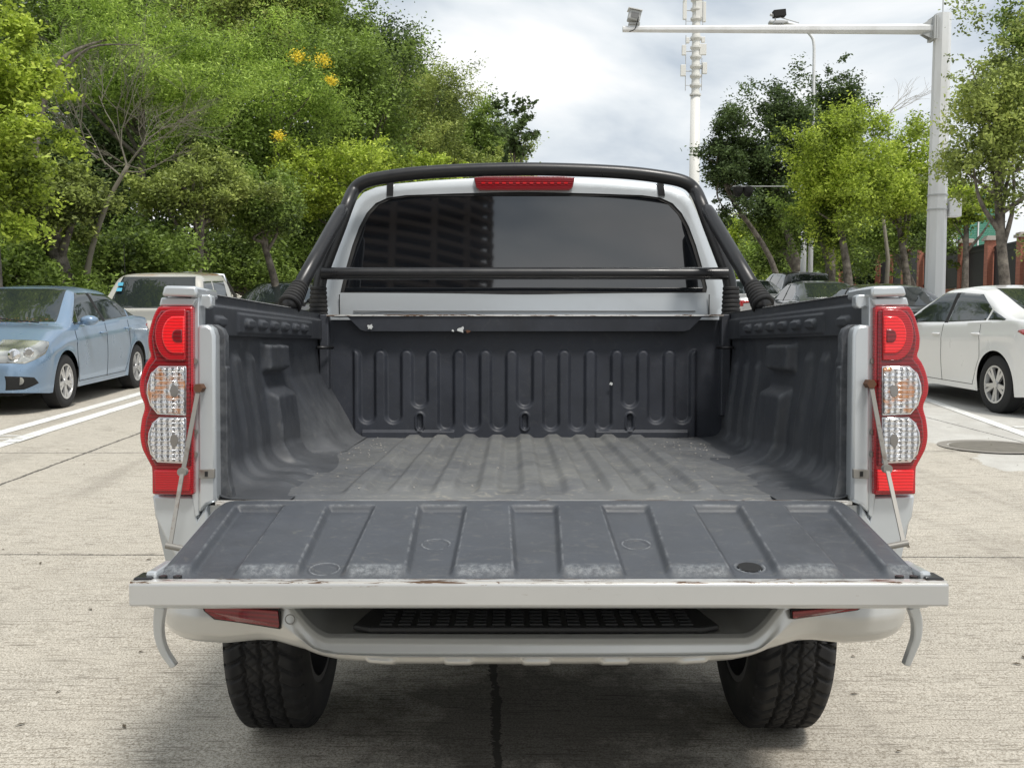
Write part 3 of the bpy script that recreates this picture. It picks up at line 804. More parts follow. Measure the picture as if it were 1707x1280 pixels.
# body under the cab and bonnet
mb = MB(); prof = [(3.90, .55), (3.90, 1.18), (6.05, 1.18), (6.35, 1.14), (7.05, 1.04), (7.16, .95), (7.18, .55)]
mb.prism([(-.86, y, z) for y, z in prof], (1.72, 0, 0)); mb.build('lower_body', M_silver, CAB, M=MT, bevel=.05, angle=rad(40))
MB().prism([(-.66, 5.50, 1.70), (.66, 5.50, 1.70), (.76, 6.0, 1.24), (-.76, 6.0, 1.24)], (0, .03, .03)).build('windshield', M_cglass, CAB, M=MT)
# rear glass, gasket
mb = MB(); P = [rpt(a, Ri[i]+gasket+.001, .006) for i, a in enumerate(angs)]; Q = [rpt(a, Ri[i]-.006, .004) for i, a in enumerate(angs)]
Vg = P+Q; Fg = [(i, (i+1) % na, na+(i+1) % na, na+i) for i in range(na)]
mesh('window_seal', Vg, Fg, M_rubber, CAB, M=MT)
Pg = [rpt(a, Ri[i]-.004, .007) for i, a in enumerate(angs)]
gl = mesh('rear_window', Pg+[rpt(0, 0, .007)], [(i, (i+1) % na, na) for i in range(na)], M_tint, CAB, M=MT)
# lower panel seam, pressed line
zl = Lp(876, 519, YC).z
MB().box((0, YC-.002, zl), (1.36, .006, .004)).build('pressed_line', base_mat('paint_shadow_gap', (.12, .12, .12), .6), CAB, M=MT)
for s in (-1, 1): MB().box((s*.735, YC-.001, (wz+RZ)/2-.01), (.003, .005, wz-RZ)).build('panel_seam', M_dark, CAB, M=MT)
# brake light
bl = [(790, 297), (794, 315), (800, 319), (948, 319), (954, 315), (958, 297), (940, 295.5), (876, 295), (808, 295.5)]
P = [cpt(a, b)+Vector((0, -.022, 0)) for a, b in bl]
b3 = MB().prism(P, (0, .03, 0)).build('brake_light', M_reddeep, CAB, M=MT, bevel=.005)
mb = MB()
for k in range(13):
    c = cpt(806+k*11.4, 307)+Vector((0, -.0235, 0)); mb.box(c, (.015, .004, .006))
mb.build('light_elements', M_redbright, b3, M=MT)
for a0 in (651, 1100):
    a1 = cpt(a0, 306); a2 = cpt(a0-1 if a0 < 800 else a0+3, 327)
    P = [a1+Vector((-.013, -.006, .02)), a1+Vector((.013, -.006, .02)), a2+Vector((.013, -.006, 0)), a2+Vector((-.013, -.006, 0))]
    MB().prism(P, (0, .01, 0)).build('roof_strap', M_black, CAB, M=MT)

# --- roll bar
RB = mesh('roll_bar', *(lambda m: (m.V, m.F))(MB().tube(catmull(
    [Lp(531, 519, 3.85), Lp(531, 490, 3.85), Lp(535, 462, 3.85), Lp(548, 425, 3.86), Lp(566, 378, 3.88), Lp(579, 342, 3.90), Lp(590, 318, 3.95), Lp(607, 304, 3.95), Lp(640, 296, 3.95), Lp(700, 288.5, 3.95), Lp(780, 284, 3.95), Lp(876, 282, 3.95)]
    +[Vector((-p.x, p.y, p.z)) for p in [Lp(780, 284, 3.95), Lp(700, 288.5, 3.95), Lp(640, 296, 3.95), Lp(607, 304, 3.95), Lp(590, 318, 3.95), Lp(579, 342, 3.90), Lp(566, 378, 3.88), Lp(548, 425, 3.86), Lp(535, 462, 3.85), Lp(531, 490, 3.85), Lp(531, 519, 3.85)]], 6), .026, 18)),
    M_black, TR, M=MT, smooth=True)
a = Lp(537, 456, 3.83); MB().tube([a, Vector((-a.x, a.y, a.z))], .0235, 18).build('cross_bar', M_black, RB, M=MT, angle=rad(40))
for s in (-1, 1):
    A = Vector((s*.805, 3.37, RZ+.005)); B = Lp(572, 348, 3.84); B = Vector((s*abs(B.x), B.y, B.z))
    MB().tube([A, A+(B-A)*.5, A+(B-A)*.93, A+(B-A)*.985, B+(B-A).normalized()*.012], [.026, .026, .026, .024, .012], 18).build('brace', M_black, RB, M=MT, smooth=True)
    d = (B-A).normalized()
    mb = MB(); pts = []; rr = []
    for k in range(7):
        pts += [A+d*(.012+k*.0165), A+d*(.012+k*.0165+.004), A+d*(.012+k*.0165+.011), A+d*(.012+k*.0165+.015)]; q = .040-.0016*k; rr += [q-.004, q, q, q-.004]
    mb.tube(pts, rr, 20); mb.build('brace_boot', M_rubber, RB, M=MT, angle=rad(30))
    c = Lp(531, 519, 3.85); c = Vector((s*abs(c.x), c.y, RZ-.01)); pts = []; rr = []
    for k in range(7):
        pts += [c+Vector((0, 0, k*.0165)), c+Vector((0, 0, k*.0165+.004)), c+Vector((0, 0, k*.0165+.011)), c+Vector((0, 0, k*.0165+.015))]; q = .037-.0008*k; rr += [q-.003, q, q, q-.003]
    MB().tube(pts, rr, 20).build('hoop_boot', M_rubber, RB, M=MT, angle=rad(30))

M_rimd = base_mat('dull_rim', (.10, .10, .105), .4, .6)
# --- truck wheels (on the ground, world frame)
def truck_wheel(xc, yc, r, wd, s, fine):
    nth, nw = (640, 64) if fine else (96, 24)
    def f(u, v):
        th = 2*PI*u; q = (v-.5)*2          # across
        x = q*wd/2
        R = r-.030*max(0, (abs(q)-.72)/.28)**2
        if fine and abs(q) < .97:
            g = 0
            ph = th*r/.052
            zig = .035*(abs((ph % 1)-.5)*4-1)
            for c in (-.42, .0, .42):
                g = max(g, 1-ss(.030, .055, abs(q-c-zig)))
            band = 0 if abs(q) < .42 else 1
            lat = abs(((ph+q*1.3*(1 if q > 0 else -1)+(.5 if q > 0 else 0)) % 1)-.5)
            if abs(q) > .46: g = max(g, 1-ss(.09, .13, lat))
            else:
                lat2 = abs(((ph*1.0-q*2.2+.25) % 1)-.5); g = max(g, .8*(1-ss(.05, .09, lat2)))
                lat3 = abs(((ph*2.0+q*3.1) % 1)-.5); g = max(g, .30*(1-ss(.06, .10, lat3)))
            R -= .011*g
        return (s*x, -R*math.cos(th), R*math.sin(th))
    V, Fc = grid(nth+1, nw, f, s < 0)
    mb = MB(); mb.add(V, Fc)
    M = Matrix.Translation(Vector((xc, yc, r-.004+gz(yc)))-ROOT)
    o = mesh('wheel', V, Fc, M_rubber, TR, smooth=True, M=M)
    # sidewalls
    for e in (-1, 1):
        rings = [(wd/2, r-.030), (wd/2+.006, r-.05), (wd/2+.010, r-.08), (wd/2+.004, r-.115), (wd/2-.006, r-.135), (wd/2-.03, r-.14), (wd/2-.08, r-.15)]
        V = [(e*x, R*math.cos(2*PI*k/64), R*math.sin(2*PI*k/64)) for x, R in rings for k in range(64)]
        Fc = [(i*64+k, i*64+(k+1) % 64, (i+1)*64+(k+1) % 64, (i+1)*64+k) for i in range(len(rings)-1) for k in range(64)]
        mesh('sidewall', V, Fc, M_rubber, o, smooth=True, M=M)
        mb = MB(); V = [(e*(wd/2-.004), R*math.cos(2*PI*k/48), R*math.sin(2*PI*k/48)) for R in (r-.13, r-.15) for k in range(48)]
        V2 = [(e*(wd/2-.07), (r-.16)*math.cos(2*PI*k/48), (r-.16)*math.sin(2*PI*k/48)) for k in range(48)]
        mb.add(V+V2, [(i*48+k, i*48+(k+1) % 48, (i+1)*48+(k+1) % 48, (i+1)*48+k) for i in range(2) for k in range(48)])
        mb.add([(e*(wd/2-.069), (r-.16)*math.cos(2*PI*k/48), (r-.16)*math.sin(2*PI*k/48)) for k in range(48)], [tuple(range(48))])
        mb.build('rim', M_rimd, o, M=M, angle=rad(30))
for s in (-1, 1):
    truck_wheel(s*.742, 3.03, .358, .218, s, True)
    truck_wheel(s*.742, 6.02, .358, .255, s, False)
MB().tube([Vector((-.6, 2.97, .36))-ROOT, Vector((.6, 2.97, .36))-ROOT], .04, 12).build('rear_axle', M_dark, TR, smooth=True)
mb = MB()
for s in (-1, 1): mb.box(Vector((s*.42, 4.6, .52))-ROOT, (.09, 4.6, .12))
mb.box(Vector((0, 4.6, .60))-ROOT, (1.5, 4.4, .04)); mb.build('chassis', M_dark, TR)

# ------------------------------------------------------------------ cars
def chaikin(P, n=2):
    P = [np.array(p, float) for p in P]
    for _ in range(n):
        Q = [P[0]]
        for a, b in zip(P[:-1], P[1:]): Q += [a*.75+b*.25, a*.25+b*.75]
        Q.append(P[-1]); P = Q
    return P
def smooth_interp(xs, pts, win=.10):
    px = [p[0] for p in pts]; pz = [p[1] for p in pts]
    acc = 0; ks = np.linspace(-1, 1, 9); wt = 1-np.abs(ks)*.8
    for k, q in zip(ks, wt): acc = acc+q*np.interp(xs+k*win, px, pz)
    return acc/wt.sum()
def wheel_obj(parent, loc, r, wd, side, spokes=10, rimmat=None):
    n = 48; rings = [(-wd/2, r*.66), (-wd/2, r*.93), (-wd/2*.8, r), (wd/2*.8, r), (wd/2, r*.93), (wd/2+.004, r*.82), (wd/2, r*.68), (wd/2-.03, r*.655)]
    V = [(R*math.cos(2*PI*k/n), side*y, R*math.sin(2*PI*k/n)) for y, R in rings for k in range(n)]
    Fc = [(i*n+k, i*n+(k+1) % n, (i+1)*n+(k+1) % n, (i+1)*n+k) for i in range(len(rings)-1) for k in range(n)]
    o = mesh('wheel', V, Fc, M_tyre, parent, angle=rad(40), M=Matrix.Translation(loc))
    mb = MB(); M = Matrix.Translation(loc)
    rr = r*.66; y0 = side*(wd/2-.012)
    V = [(R*math.cos(2*PI*k/n), side*y, R*math.sin(2*PI*k/n)) for y, R in ((wd/2-.004, rr), (wd/2-.004, rr*.91), (wd/2-.05, rr*.86)) for k in range(n)]
    mb.add(V, [(i*n+k, i*n+(k+1) % n, (i+1)*n+(k+1) % n, (i+1)*n+k) for i in range(2) for k in range(n)])
    for k in range(spokes):
        a = 2*PI*(k+(.22 if k % 2 else -.22))/spokes
        ca, sa = math.cos(a), math.sin(a); w0, w1 = rr*.085, rr*.10
        P = []
        for (q, wq, yy) in ((rr*.12, w0, side*(wd/2-.020)), (rr*.92, w1, side*(wd/2-.008))):
            P += [(q*ca-wq*sa, yy, q*sa+wq*ca), (q*ca+wq*sa, yy, q*sa-wq*ca), (q*ca+wq*sa, yy-side*.03, q*sa-wq*ca), (q*ca-wq*sa, yy-side*.03, q*sa+wq*ca)]
        mb.add(P, [(0, 1, 2, 3), (7, 6, 5, 4)]+[(i, 4+i, 4+(i+1) % 4, (i+1) % 4) for i in range(4)])
    mb.tube([(0, side*(wd/2-.05), 0), (0, side*(wd/2-.008), 0)], rr*.2, 16)
    rim = mb.build('rim', rimmat or M_rim, o, M=M)
    MB().tube([(0, side*(wd/2-.075), 0), (0, side*(wd/2-.06), 0)], rr*.90, 32).build('brake_disc', M_dark, o, M=M)
    return o
def make_car(name, label, cat, loc, rz, paint, P, glass=None, group=None, lod=1):
    L, Wd = P['L'], P['W']; r = P['r']; xf, xr = P['xf'], P['xr']; sill = P.get('sill', .22)
    hd = Vector((math.cos(rz), math.sin(rz), 0)); loc = Vector((loc[0], loc[1], 0))
    pa, pb = loc+hd*xf, loc+hd*xr; za, zb__ = gz(pa.y), gz(pb.y); root = empty(name, (loc.x, loc.y, 0))
    root.rotation_euler = (0, -math.atan2(za-zb__, xf-xr), rz); root.location.z = za-(za-zb__)*xf/(xf-xr)
    tag(root, label, cat, group or 'parked cars')
    ra = r*1.16
    nx = 340 if lod else 170
    xs = list(np.linspace(-L/2, L/2, nx))
    for xc in (xf, xr):
        xs += [xc-ra-.001, xc-ra+.001, xc+ra-.001, xc+ra+.001]+[xc+ra*math.cos(a) for a in np.linspace(.05, PI-.05, 26)]
    for e in (-1, 1): xs += [e*(L/2-d) for d in (.001, .003, .007, .015, .025, .04)]
    xs = np.array(sorted(set(xs)))
    ZT = smooth_interp(xs, P['top'], P.get('win', .09)); ZB = smooth_interp(xs, P['belt'], .12)
    ZB = np.minimum(ZB, ZT-.01)
    rows = []
    NL = 14
    for x, zt, zb in zip(xs, ZT, ZB):
        d = max(0, (abs(x)-(L/2-.50))/.50); q = 1-math.sqrt(max(0, 1-d*d)); wv = Wd/2*(1-.30*q-.04*d)
        d2 = max(0, (abs(x)-(L/2-.10))/.10); q2 = 1-math.sqrt(max(0, 1-d2*d2))
        zs = sill+.05*d
        arch = False
        for xc in (xf, xr):
            if abs(x-xc) < ra: zs = max(zs, r+math.sqrt(max(0, ra*ra-(x-xc)**2))); arch = True
        zt -= q2*.10; zb = min(zb-q2*.10, zt-.005)
        H = max(0, zt-zb); k = ss(.10, .34, H)
        row = []
        for j in range(NL):
            v = j/(NL-1); z = zs+(zb-zs)*v; full = (z-sill)/(zb-sill)
            bul = .935+.065*math.sin(PI*min(1, .12+full*.62)) if full < .62 else .935+.065*math.sin(PI*min(1, .12+.62*.62+(full-.62)*.9))
            fl = 0
            for xc in (xf, xr):
                dd = math.hypot(x-xc, z-r); fl = max(fl, 1-ss(ra, ra+.10, dd))
            crease = .012*math.exp(-((full-.80)/.04)**2)
            y = wv*bul+.012*fl*(1-d)+crease*(1-d)
            row.append((x, y, z))
        yb = row[-1][1]
        wr = max(.2, yb-P.get('tumble', .46)*H)
        hood = [(yb, zb), (yb-.02, zb+H*.35), (yb-.08, zb+H*.62), (yb*.72, zb+H*.84), (yb*.45, zb+H*.95), (yb*.2, zt), (0, zt)]
        gh = [(yb-.012, zb), (yb-.03-(yb-wr)*.35, zb+H*.38), (wr+.018, zb+H*.80), (wr-.055, zt-.038), (wr*.70, zt-.014), (wr*.35, zt-.002), (0, zt)]
        hp_ = chaikin(hood, 2); gp = chaikin(gh, 2)
        up = [(x, a[0]*(1-k)+b[0]*k, a[1]*(1-k)+b[1]*k) for a, b in zip(hp_, gp)]
        rows.append(row+up[1:])
    NR = len(rows[0]); V = []
    for rw in rows: V += [(x, y, z) for x, y, z in rw]+[(x, -y, z) for x, y, z in reversed(rw[:-1])]
    nv = 2*NR-1; nxs = len(xs)
    allf = []
    for i in range(nxs-1):
        for j in range(nv-1): allf.append((i*nv+j, (i+1)*nv+j, (i+1)*nv+j+1, i*nv+j+1))
    caps = [tuple(j for j in range(nv))[::-1], tuple((nxs-1)*nv+j for j in range(nv))]
    bodyo = mesh('body', V, allf+caps, paint, root, angle=rad(50))
    me_ = bodyo.data; vn = [v.normal.copy() for v in me_.vertices]
    mats = {'windscreen': glass or M_cglass, 'side_window': glass or M_cglass, 'rear_screen': M_cglass, 'headlight': M_head, 'tail_light': M_redlamp,
            'fog_recess': M_dark, 'grille': M_dark, 'pillar_trim': M_dark}
    VA = np.array(V)
    for (nm, plane, poly, cond, off) in P['patches']:
        poly = list(poly); ar = sum(poly[k][0]*poly[(k+1) % len(poly)][1]-poly[(k+1) % len(poly)][0]*poly[k][1] for k in range(len(poly)))
        if ar < 0: poly.reverse()
        a_ = [p[0] for p in poly]; b_ = [p[1] for p in poly]
        ia, ib = {'xz': (0, 2), 'yz': (1, 2)}[plane]
        sides = (1, -1) if plane == 'xz' or cond.get('both') else (1,)
        for sd_ in sides:
            fl = []
            for f in allf:
                P4 = VA[list(f)]; c = P4.mean(0)
                ca = c[ia]; 
                if plane == 'yz' and sd_ < 0: ca = -ca
                if not (min(a_)-.06 < ca < max(a_)+.06 and min(b_)-.05 < c[ib] < max(b_)+.05): continue
                if plane == 'xz' and c[1]*sd_ < cond.get('ymin', .3): continue
                if plane == 'yz' and not (cond['x0'] < c[0] < cond['x1']): continue
                if 'jmax' in cond and min(f[0] % nv, nv-2-f[0] % nv) > NL+cond['jmax']: continue
                fl.append(f)
            if not fl: continue
            bm = bmesh.new(); mp_ = {}
            for f in fl:
                for q in f:
                    if q not in mp_: mp_[q] = bm.verts.new(Vector(V[q])+vn[q]*off)
                try: bm.faces.new([mp_[q] for q in f])
                except ValueError: pass
            for k in range(len(poly)):
                p0, p1 = poly[k], poly[(k+1) % len(poly)]; e0, e1 = p1[0]-p0[0], p1[1]-p0[1]
                nn = [0, 0, 0]; cc0 = [0, 0, 0]; sg = (sd_ if plane == 'yz' else 1)
                nn[ia] = e1*sg; nn[ib] = -e0; cc0[ia] = p0[0]*sg; cc0[ib] = p0[1]
                bmesh.ops.bisect_plane(bm, geom=bm.verts[:]+bm.edges[:]+bm.faces[:], dist=1e-5, plane_co=cc0, plane_no=Vector(nn).normalized(), clear_outer=True)
            if len(bm.faces) == 0: bm.free(); continue
            me2 = bpy.data.meshes.new(nm); bm.to_mesh(me2); bm.free(); me2.polygons.foreach_set('use_smooth', [True]*len(me2.polygons))
            o = bpy.data.objects.new(nm, me2); COL.objects.link(o); me2.materials.append(mats[nm]); o.parent = root
            so_ = o.modifiers.new('s', 'SOLIDIFY'); so_.thickness = off*1.5; so_.offset = -1
    # underside and wells
    mb = MB(); mb.box((0, 0, sill+.10), (L*.93, Wd*.78, .2))
    mb.build('underbody', M_dark, root)
    for xc in (xf, xr):
        for sd_ in (-1, 1):
            n = 24; VV = []; 
            for yy in (Wd/2*.93, Wd/2-.28):
                VV += [(xc+ra*1.0*math.cos(PI*k/n), sd_*yy, r+ra*math.sin(PI*k/n)) for k in range(n+1)]
            FF = [(k, k+1, n+2+k, n+1+k) for k in range(n)]
            mesh('wheel_well', VV, FF, M_dark, root)
            wheel_obj(root, Vector((xc, sd_*(Wd/2-.105), r-.004)), r, .20, sd_, P.get('spokes', 10), P.get('rim'))
    # surface lookup for seams and handles
    def surf(x, z):
        i = int(np.clip(np.searchsorted(xs, x), 1, nxs-1)); rw = rows[i]
        zz = [q[2] for q in rw]; yy = [q[1] for q in rw]; return float(np.interp(z, zz, yy))
    for sd_ in (-1, 1):
        if lod:
            for (x0, z0, x1, z1) in P.get('seams', []):
                pts = []
                for k in range(17):
                    t_ = k/16; x = x0+(x1-x0)*t_; z = z0+(z1-z0)*t_; pts.append(Vector((x, sd_*(surf(x, z)+.0005), z)))
                MB().tube(pts, .0035, 5).build('door_seam', M_dark, bodyo)
            for (x, z) in P.get('handles', []):
                pts = [Vector((x+dx, sd_*(surf(x+dx, z)+dy), z+.004)) for dx, dy in ((-.09, .0), (-.07, .024), (0, .030), (.07, .024), (.09, .0))]
                MB().tube(catmull(pts, 3), .013, 8).build('door_handle', paint, root, smooth=True)
        if 'mirror' in P:
            x, z = P['mirror']; y = surf(x, z)
            mb = MB(); M = Matrix.Translation((x, sd_*(y+.12), z+.05))
            n = 12; VV = []; FF = []
            for i, (q, sc_) in enumerate(((-.09, .55), (-.08, .9), (-.02, 1.0), (.05, .85), (.085, .45))):
                VV += [Vector((q*.8, .115*sc_*math.cos(2*PI*k/n)*sd_, .068*sc_*math.sin(2*PI*k/n))) for k in range(n)]
            FF = [(i*n+k, i*n+(k+1) % n, (i+1)*n+(k+1) % n, (i+1)*n+k) for i in range(4) for k in range(n)]+[tuple(range(n)), tuple(4*n+k for k in range(n))]
            mb.add(VV, FF); mb.V = [M @ v for v in mb.V]; mb.tube([(x, sd_*(y-.02), z+.01), (x, sd_*(y+.07), z+.03)], .022, 8)
            mb.build('mirror', P.get('mirmat') or paint, root, angle=rad(50))
    root['_'] = 0; del root['_']
    return root, surf, bodyo
M_head = base_mat('headlight', (.52, .54, .50), .12, .55, .6, 1, .03); t = NT(M_head)
v_ = t.n('ShaderNodeTexVoronoi'); v_.inputs['Scale'].default_value = 5; t.l(t.c, v_.inputs[0])
t.col(t.mix(t.ramp(v_.outputs[0], [(.25, 0.0), (.75, 1.0)]), (.62, .62, .57), (.22, .225, .22))); t.norm(t.bump(v_.outputs[0], .15, .02))
M_redlamp = base_mat('tail_light_red', (.35, .012, .012), .15, 0, .6, 1, .03)

def sedan(L=4.55, W=1.78, H=1.48, r=.315, roofx=(-.65, .35), fast=0.0, hz=.98, tz=1.08, beltr=.05):
    hL = L/2; cow = .95; rb = -1.45-fast
    xf, xr = hL-.92, -hL+1.02
    P = dict(L=L, W=W, r=r, xf=xf, xr=xr)
    P['top'] = [(-hL-.2, tz-.12), (-hL, tz-.10), (-hL+.05, tz-.02), (rb, tz), (roofx[0], H-.03), (roofx[0]+.5, H), (roofx[1], H-.03), (cow+.28, hz+.005), (cow+.5, hz-.01), (hL-.45, hz-.16), (hL-.12, hz-.27), (hL, hz-.36), (hL+.2, hz-.42)]
    P['belt'] = [(-hL, tz-.10), (rb, tz-.05), (-1.0, hz+.045), (cow, hz-.04), (cow+.4, hz-.07), (hL-.4, hz-.25), (hL, hz-.42)]
    zb0 = hz+.005; zt0 = H-.105; rx0, rx1 = roofx
    # side windows as (x, z) outlines: front door, rear door, quarter light
    w = [('side_window', 'xz', [(cow-.02, zb0-.005), (cow-.02, zb0+.03), (rx1-.02, zt0), (-.00, zt0+.005), (-.07, zb0+.02)], dict(ymin=.4, jmax=10), .004),
         ('side_window', 'xz', [(-.15, zb0+.022), (-.09, zt0+.005), (rx0-.02, zt0-.02), (-1.06, zb0+.20), (-1.04, zb0+.062)], dict(ymin=.4, jmax=10), .004),
         ('side_window', 'xz', [(-1.09, zb0+.065), (-1.11, zb0+.18), (-1.40-fast*.4, zb0+.085), (-1.38-fast*.4, zb0+.07)], dict(ymin=.35, jmax=10), .004),
         ('windscreen', 'yz', [(-.70, hz+.035), (.70, hz+.035), (.535, H-.05), (-.535, H-.05)], dict(x0=rx1-.02, x1=cow+.45), .004),
         ('rear_screen', 'yz', [(-.60, tz+.03), (.60, tz+.03), (.50, H-.055), (-.50, H-.055)], dict(x0=rb-.05, x1=rx0+.10), .004),
         ('pillar_trim', 'xz', [(-.155, zb0+.01), (-.065, zb0+.01), (-.00, zt0+.004), (-.092, zt0+.004)], dict(ymin=.4, jmax=10), .003),
         ('headlight', 'xz', [(hL-.56, zb0-.19), (hL-.48, zb0-.16), (hL-.02, zb0-.28), (hL+.02, zb0-.40), (hL-.12, zb0-.415), (hL-.40, zb0-.32)], dict(ymin=.36), .006),
         ('tail_light', 'xz', [(-hL-.02, tz-.14), (-hL-.02, tz-.27), (-hL+.10, tz-.30), (-hL+.50, tz-.175), (-hL+.48, tz-.155), (-hL+.10, tz-.11)], dict(ymin=.36), .006),
         ('fog_recess', 'xz', [(hL-.27, .36), (hL-.20, .43), (hL+.01, .46), (hL+.01, .30), (hL-.10, .30)], dict(ymin=.45), .003),
         ('grille', 'yz', [(-.36, .50), (.36, .50), (.40, .62), (-.40, .62)], dict(x0=hL-.2, x1=hL+.1), .004),
         ('grille', 'yz', [(-.40, .28), (.40, .28), (.36, .42), (-.36, .42)], dict(x0=hL-.2, x1=hL+.1), .004)]
    P['patches'] = w
    P['seams'] = [(cow+.02, .30, cow+.02, hz-.06), (-.10, .28, -.08, hz+.0), (-1.02, .62, -.98, hz+.02), (cow-.02, .29, -.85, .29), (-.84, .3, -1.02, .62)]
    P['handles'] = [(.05, hz-.13), (-.92, hz-.10)]
    P['mirror'] = (cow-.22, hz+.0)
    return P

# blue saloon, front towards us
def place_by_wheels(pf, pr, P, side):
    """front and rear wheel contact points of the near side given on the ground -> centre and heading"""
    d = (pf-pr); d.z = 0; d.normalize(); nrm = Vector((-d.y, d.x, 0))*side   # side +1: near wheels are the car's left
    mid = pf-d*P['xf']-nrm*(P['W']/2-.05); return Vector((mid.x, mid.y, 0)), math.atan2(d.y, d.x)
def rear_from(pf, px_rear, wb, sgn=1):
    best = None
    for y in np.arange(pf.y-4*0, pf.y+5, .005) if sgn > 0 else np.arange(pf.y-5, pf.y, .005):
        u = (px_rear-853.5)/F; x = CX+u*y; d = math.hypot(x-pf.x, y-pf.y)
        if best is None or abs(d-wb) < best[0]: best = (abs(d-wb), x, y)
    return Vector((best[1], best[2], 0))
P1 = sedan(L=4.56, W=1.80, H=1.50, r=.325, hz=1.00, tz=1.09)
P1['xf'] = P1['L']/2-.95; P1['xr'] = P1['xf']-2.65
pf = G(107, 679); pr = rear_from(pf, 224, 2.65)
loc, rz = place_by_wheels(pf, pr, P1, 1)
blue = mat_paint('blue_paint', (.19, .285, .41), .35, .22)
car_blue, sf, bo = make_car('parked_car', 'light blue saloon with dusty bonnet parked beside the white lane lines', 'car', loc, rz, blue, P1, M_cglass)
c = MB()
for sd_ in (-1, 1):
    p = Vector((P1['L']/2-.13, sd_*.70, .40)); MB().tube([p, p+Vector((.075, sd_*.02, 0))], .045, 16).build('fog_light', M_head, car_blue, angle=rad(40))
for sd_ in (1, -1):
    MB().tube([Vector((1.25, sd_*.55, 1.035)), Vector((1.13, sd_*.1-.1, 1.085))], .008, 6).build('wiper', M_dark, car_blue)
for sd_ in (-1, 1):
    for q, (dx, dy, rr_) in enumerate(((-.27, .735, .055), (-.16, .62, .065))):
        p = Vector((P1['L']/2+dx, sd_*dy, .70+.02*(1-q)))
        MB().tube([p, p+Vector((.10, sd_*.05, .0)), p+Vector((.115, sd_*.058, 0))], [rr_, rr_, rr_*.7], 18).build('headlight_bowl', M_chrome, car_blue, angle=rad(40))
# orange leaves caught on the scuttle
mb = MB(); rnd = random.Random(5)
for _ in range(110):
    x = rnd.uniform(1.18, 1.36); y = rnd.uniform(-.70, .70); z = 1.025+(1.30-x)*.45+.012
    a = rnd.uniform(0, 6.28); s_ = rnd.uniform(.010, .022)
    mb.add([(x+s_*math.cos(a), y+s_*math.sin(a), z), (x-s_*math.sin(a)*.6, y+s_*math.cos(a)*.6, z+.004), (x-s_*math.cos(a), y-s_*math.sin(a), z), (x+s_*math.sin(a)*.6, y-s_*math.cos(a)*.6, z+.004)], [(0, 1, 2, 3)])
lv = mb.build('fallen_leaves', base_mat('dry_leaf', (.36, .14, .04), .8)); lv.location = car_blue.location; lv.rotation_euler = car_blue.rotation_euler
tag(lv, 'dry orange leaves lying along the foot of the blue saloon windscreen', 'leaves', kind='stuff')

# white hatch, rear towards us
P2 = sedan(L=4.55, W=1.80, H=1.50, r=.335, fast=.22, hz=1.0, tz=1.13)
P2['xr'] = -P2['L']/2+.92; P2['xf'] = P2['xr']+2.72
P2['mirmat'] = M_black
pr2 = G(1657, 687); pf2 = pr2+Vector((-.18, 2.66, 0))
loc, rz = place_by_wheels(pf2, pr2, P2, 1)
white = mat_paint('white_paint', (.80, .80, .79), .0, .05)
make_car('parked_car', 'white fastback saloon with black mirror parked at the right edge', 'car', loc, rz, white, P2, M_cglass)

# old silver pickup facing us
def pickup():
    L, W, H = 5.0, 1.82, 1.72; hL = L/2; hz = 1.08
    P = dict(L=L, W=W, r=.35, xf=hL-.85, xr=-hL+1.2, sill=.32, tumble=.22, win=.06)
    P['top'] = [(-hL, .98), (-.85, .98), (-.80, 1.0), (-.70, 1.62), (-.55, H), (.60, H-.01), (.74, H-.05), (1.22, hz+.02), (1.35, hz), (hL-.15, hz-.10), (hL, hz-.2)]
    P['belt'] = [(-hL, .93), (-.9, .95), (-.7, hz-.02), (1.2, hz-.03), (hL, hz-.2)]
    P['patches'] = [('side_window', 'xz', [(1.08, hz+.02), (.72, H-.16), (.30, H-.16), (.27, hz+.02)], dict(ymin=.4, jmax=10), .004),
        ('side_window', 'xz', [(.20, hz+.02), (.22, H-.16), (-.45, H-.16), (-.52, hz+.02)], dict(ymin=.4, jmax=10), .004),
        ('windscreen', 'yz', [(-.74, hz+.04), (.74, hz+.04), (.62, H-.08), (-.62, H-.08)], dict(x0=.66, x1=1.3), .004),
        ('rear_screen', 'yz', [(-.6, hz+.08), (.6, hz+.08), (.56, H-.12), (-.56, H-.12)], dict(x0=-.95, x1=-.55), .004),
        ('headlight', 'yz', [(.45, .72), (.78, .72), (.78, .88), (.45, .88)], dict(x0=hL-.3, x1=hL+.1, both=True), .005),
        ('grille', 'yz', [(-.42, .55), (.42, .55), (.42, .85), (-.42, .85)], dict(x0=hL-.2, x1=hL+.1), .004)]
    P['seams'] = [(1.0, .4, 1.0, 1.0), (.25, .4, .25, 1.05), (-.6, .4, -.6, 1.0)]; P['handles'] = [(.35, .95), (-.5, .95)]; P['mirror'] = (.95, 1.12)
    return P
P3 = pickup(); D3 = 17.5
def at_px(px, D): return Vector((CX+(px-853.5)/F*D, D, 0))
old = mat_paint('faded_silver_paint', (.50, .49, .46), .15, .55); t = NT(old)
oc = mat_paint('rust_streaked_silver', (.47, .455, .41), .15, .5); t = NT(oc)
xx, yy, zz = t.xyz()
rm = t.math('MULTIPLY', t.math('GREATER_THAN', zz, 1.66), t.ramp(t.noise(2.5, 5), [(.46, 0.0), (.60, .9)]))
t.col(t.mix(rm, (.47, .455, .41), (.36, .19, .09)))
pk, sf, bo = make_car('parked_car', 'old silver pickup with rusty roof parked behind the blue saloon', 'pickup truck', at_px(262, 17.0)+Vector((0, 1.0, 0)), rad(-90), oc, P3, M_cglass)
MB().tube([(.66, -.62, 1.69), (.55, -.66, 2.2)], .006, 5).build('aerial', M_dark, pk)
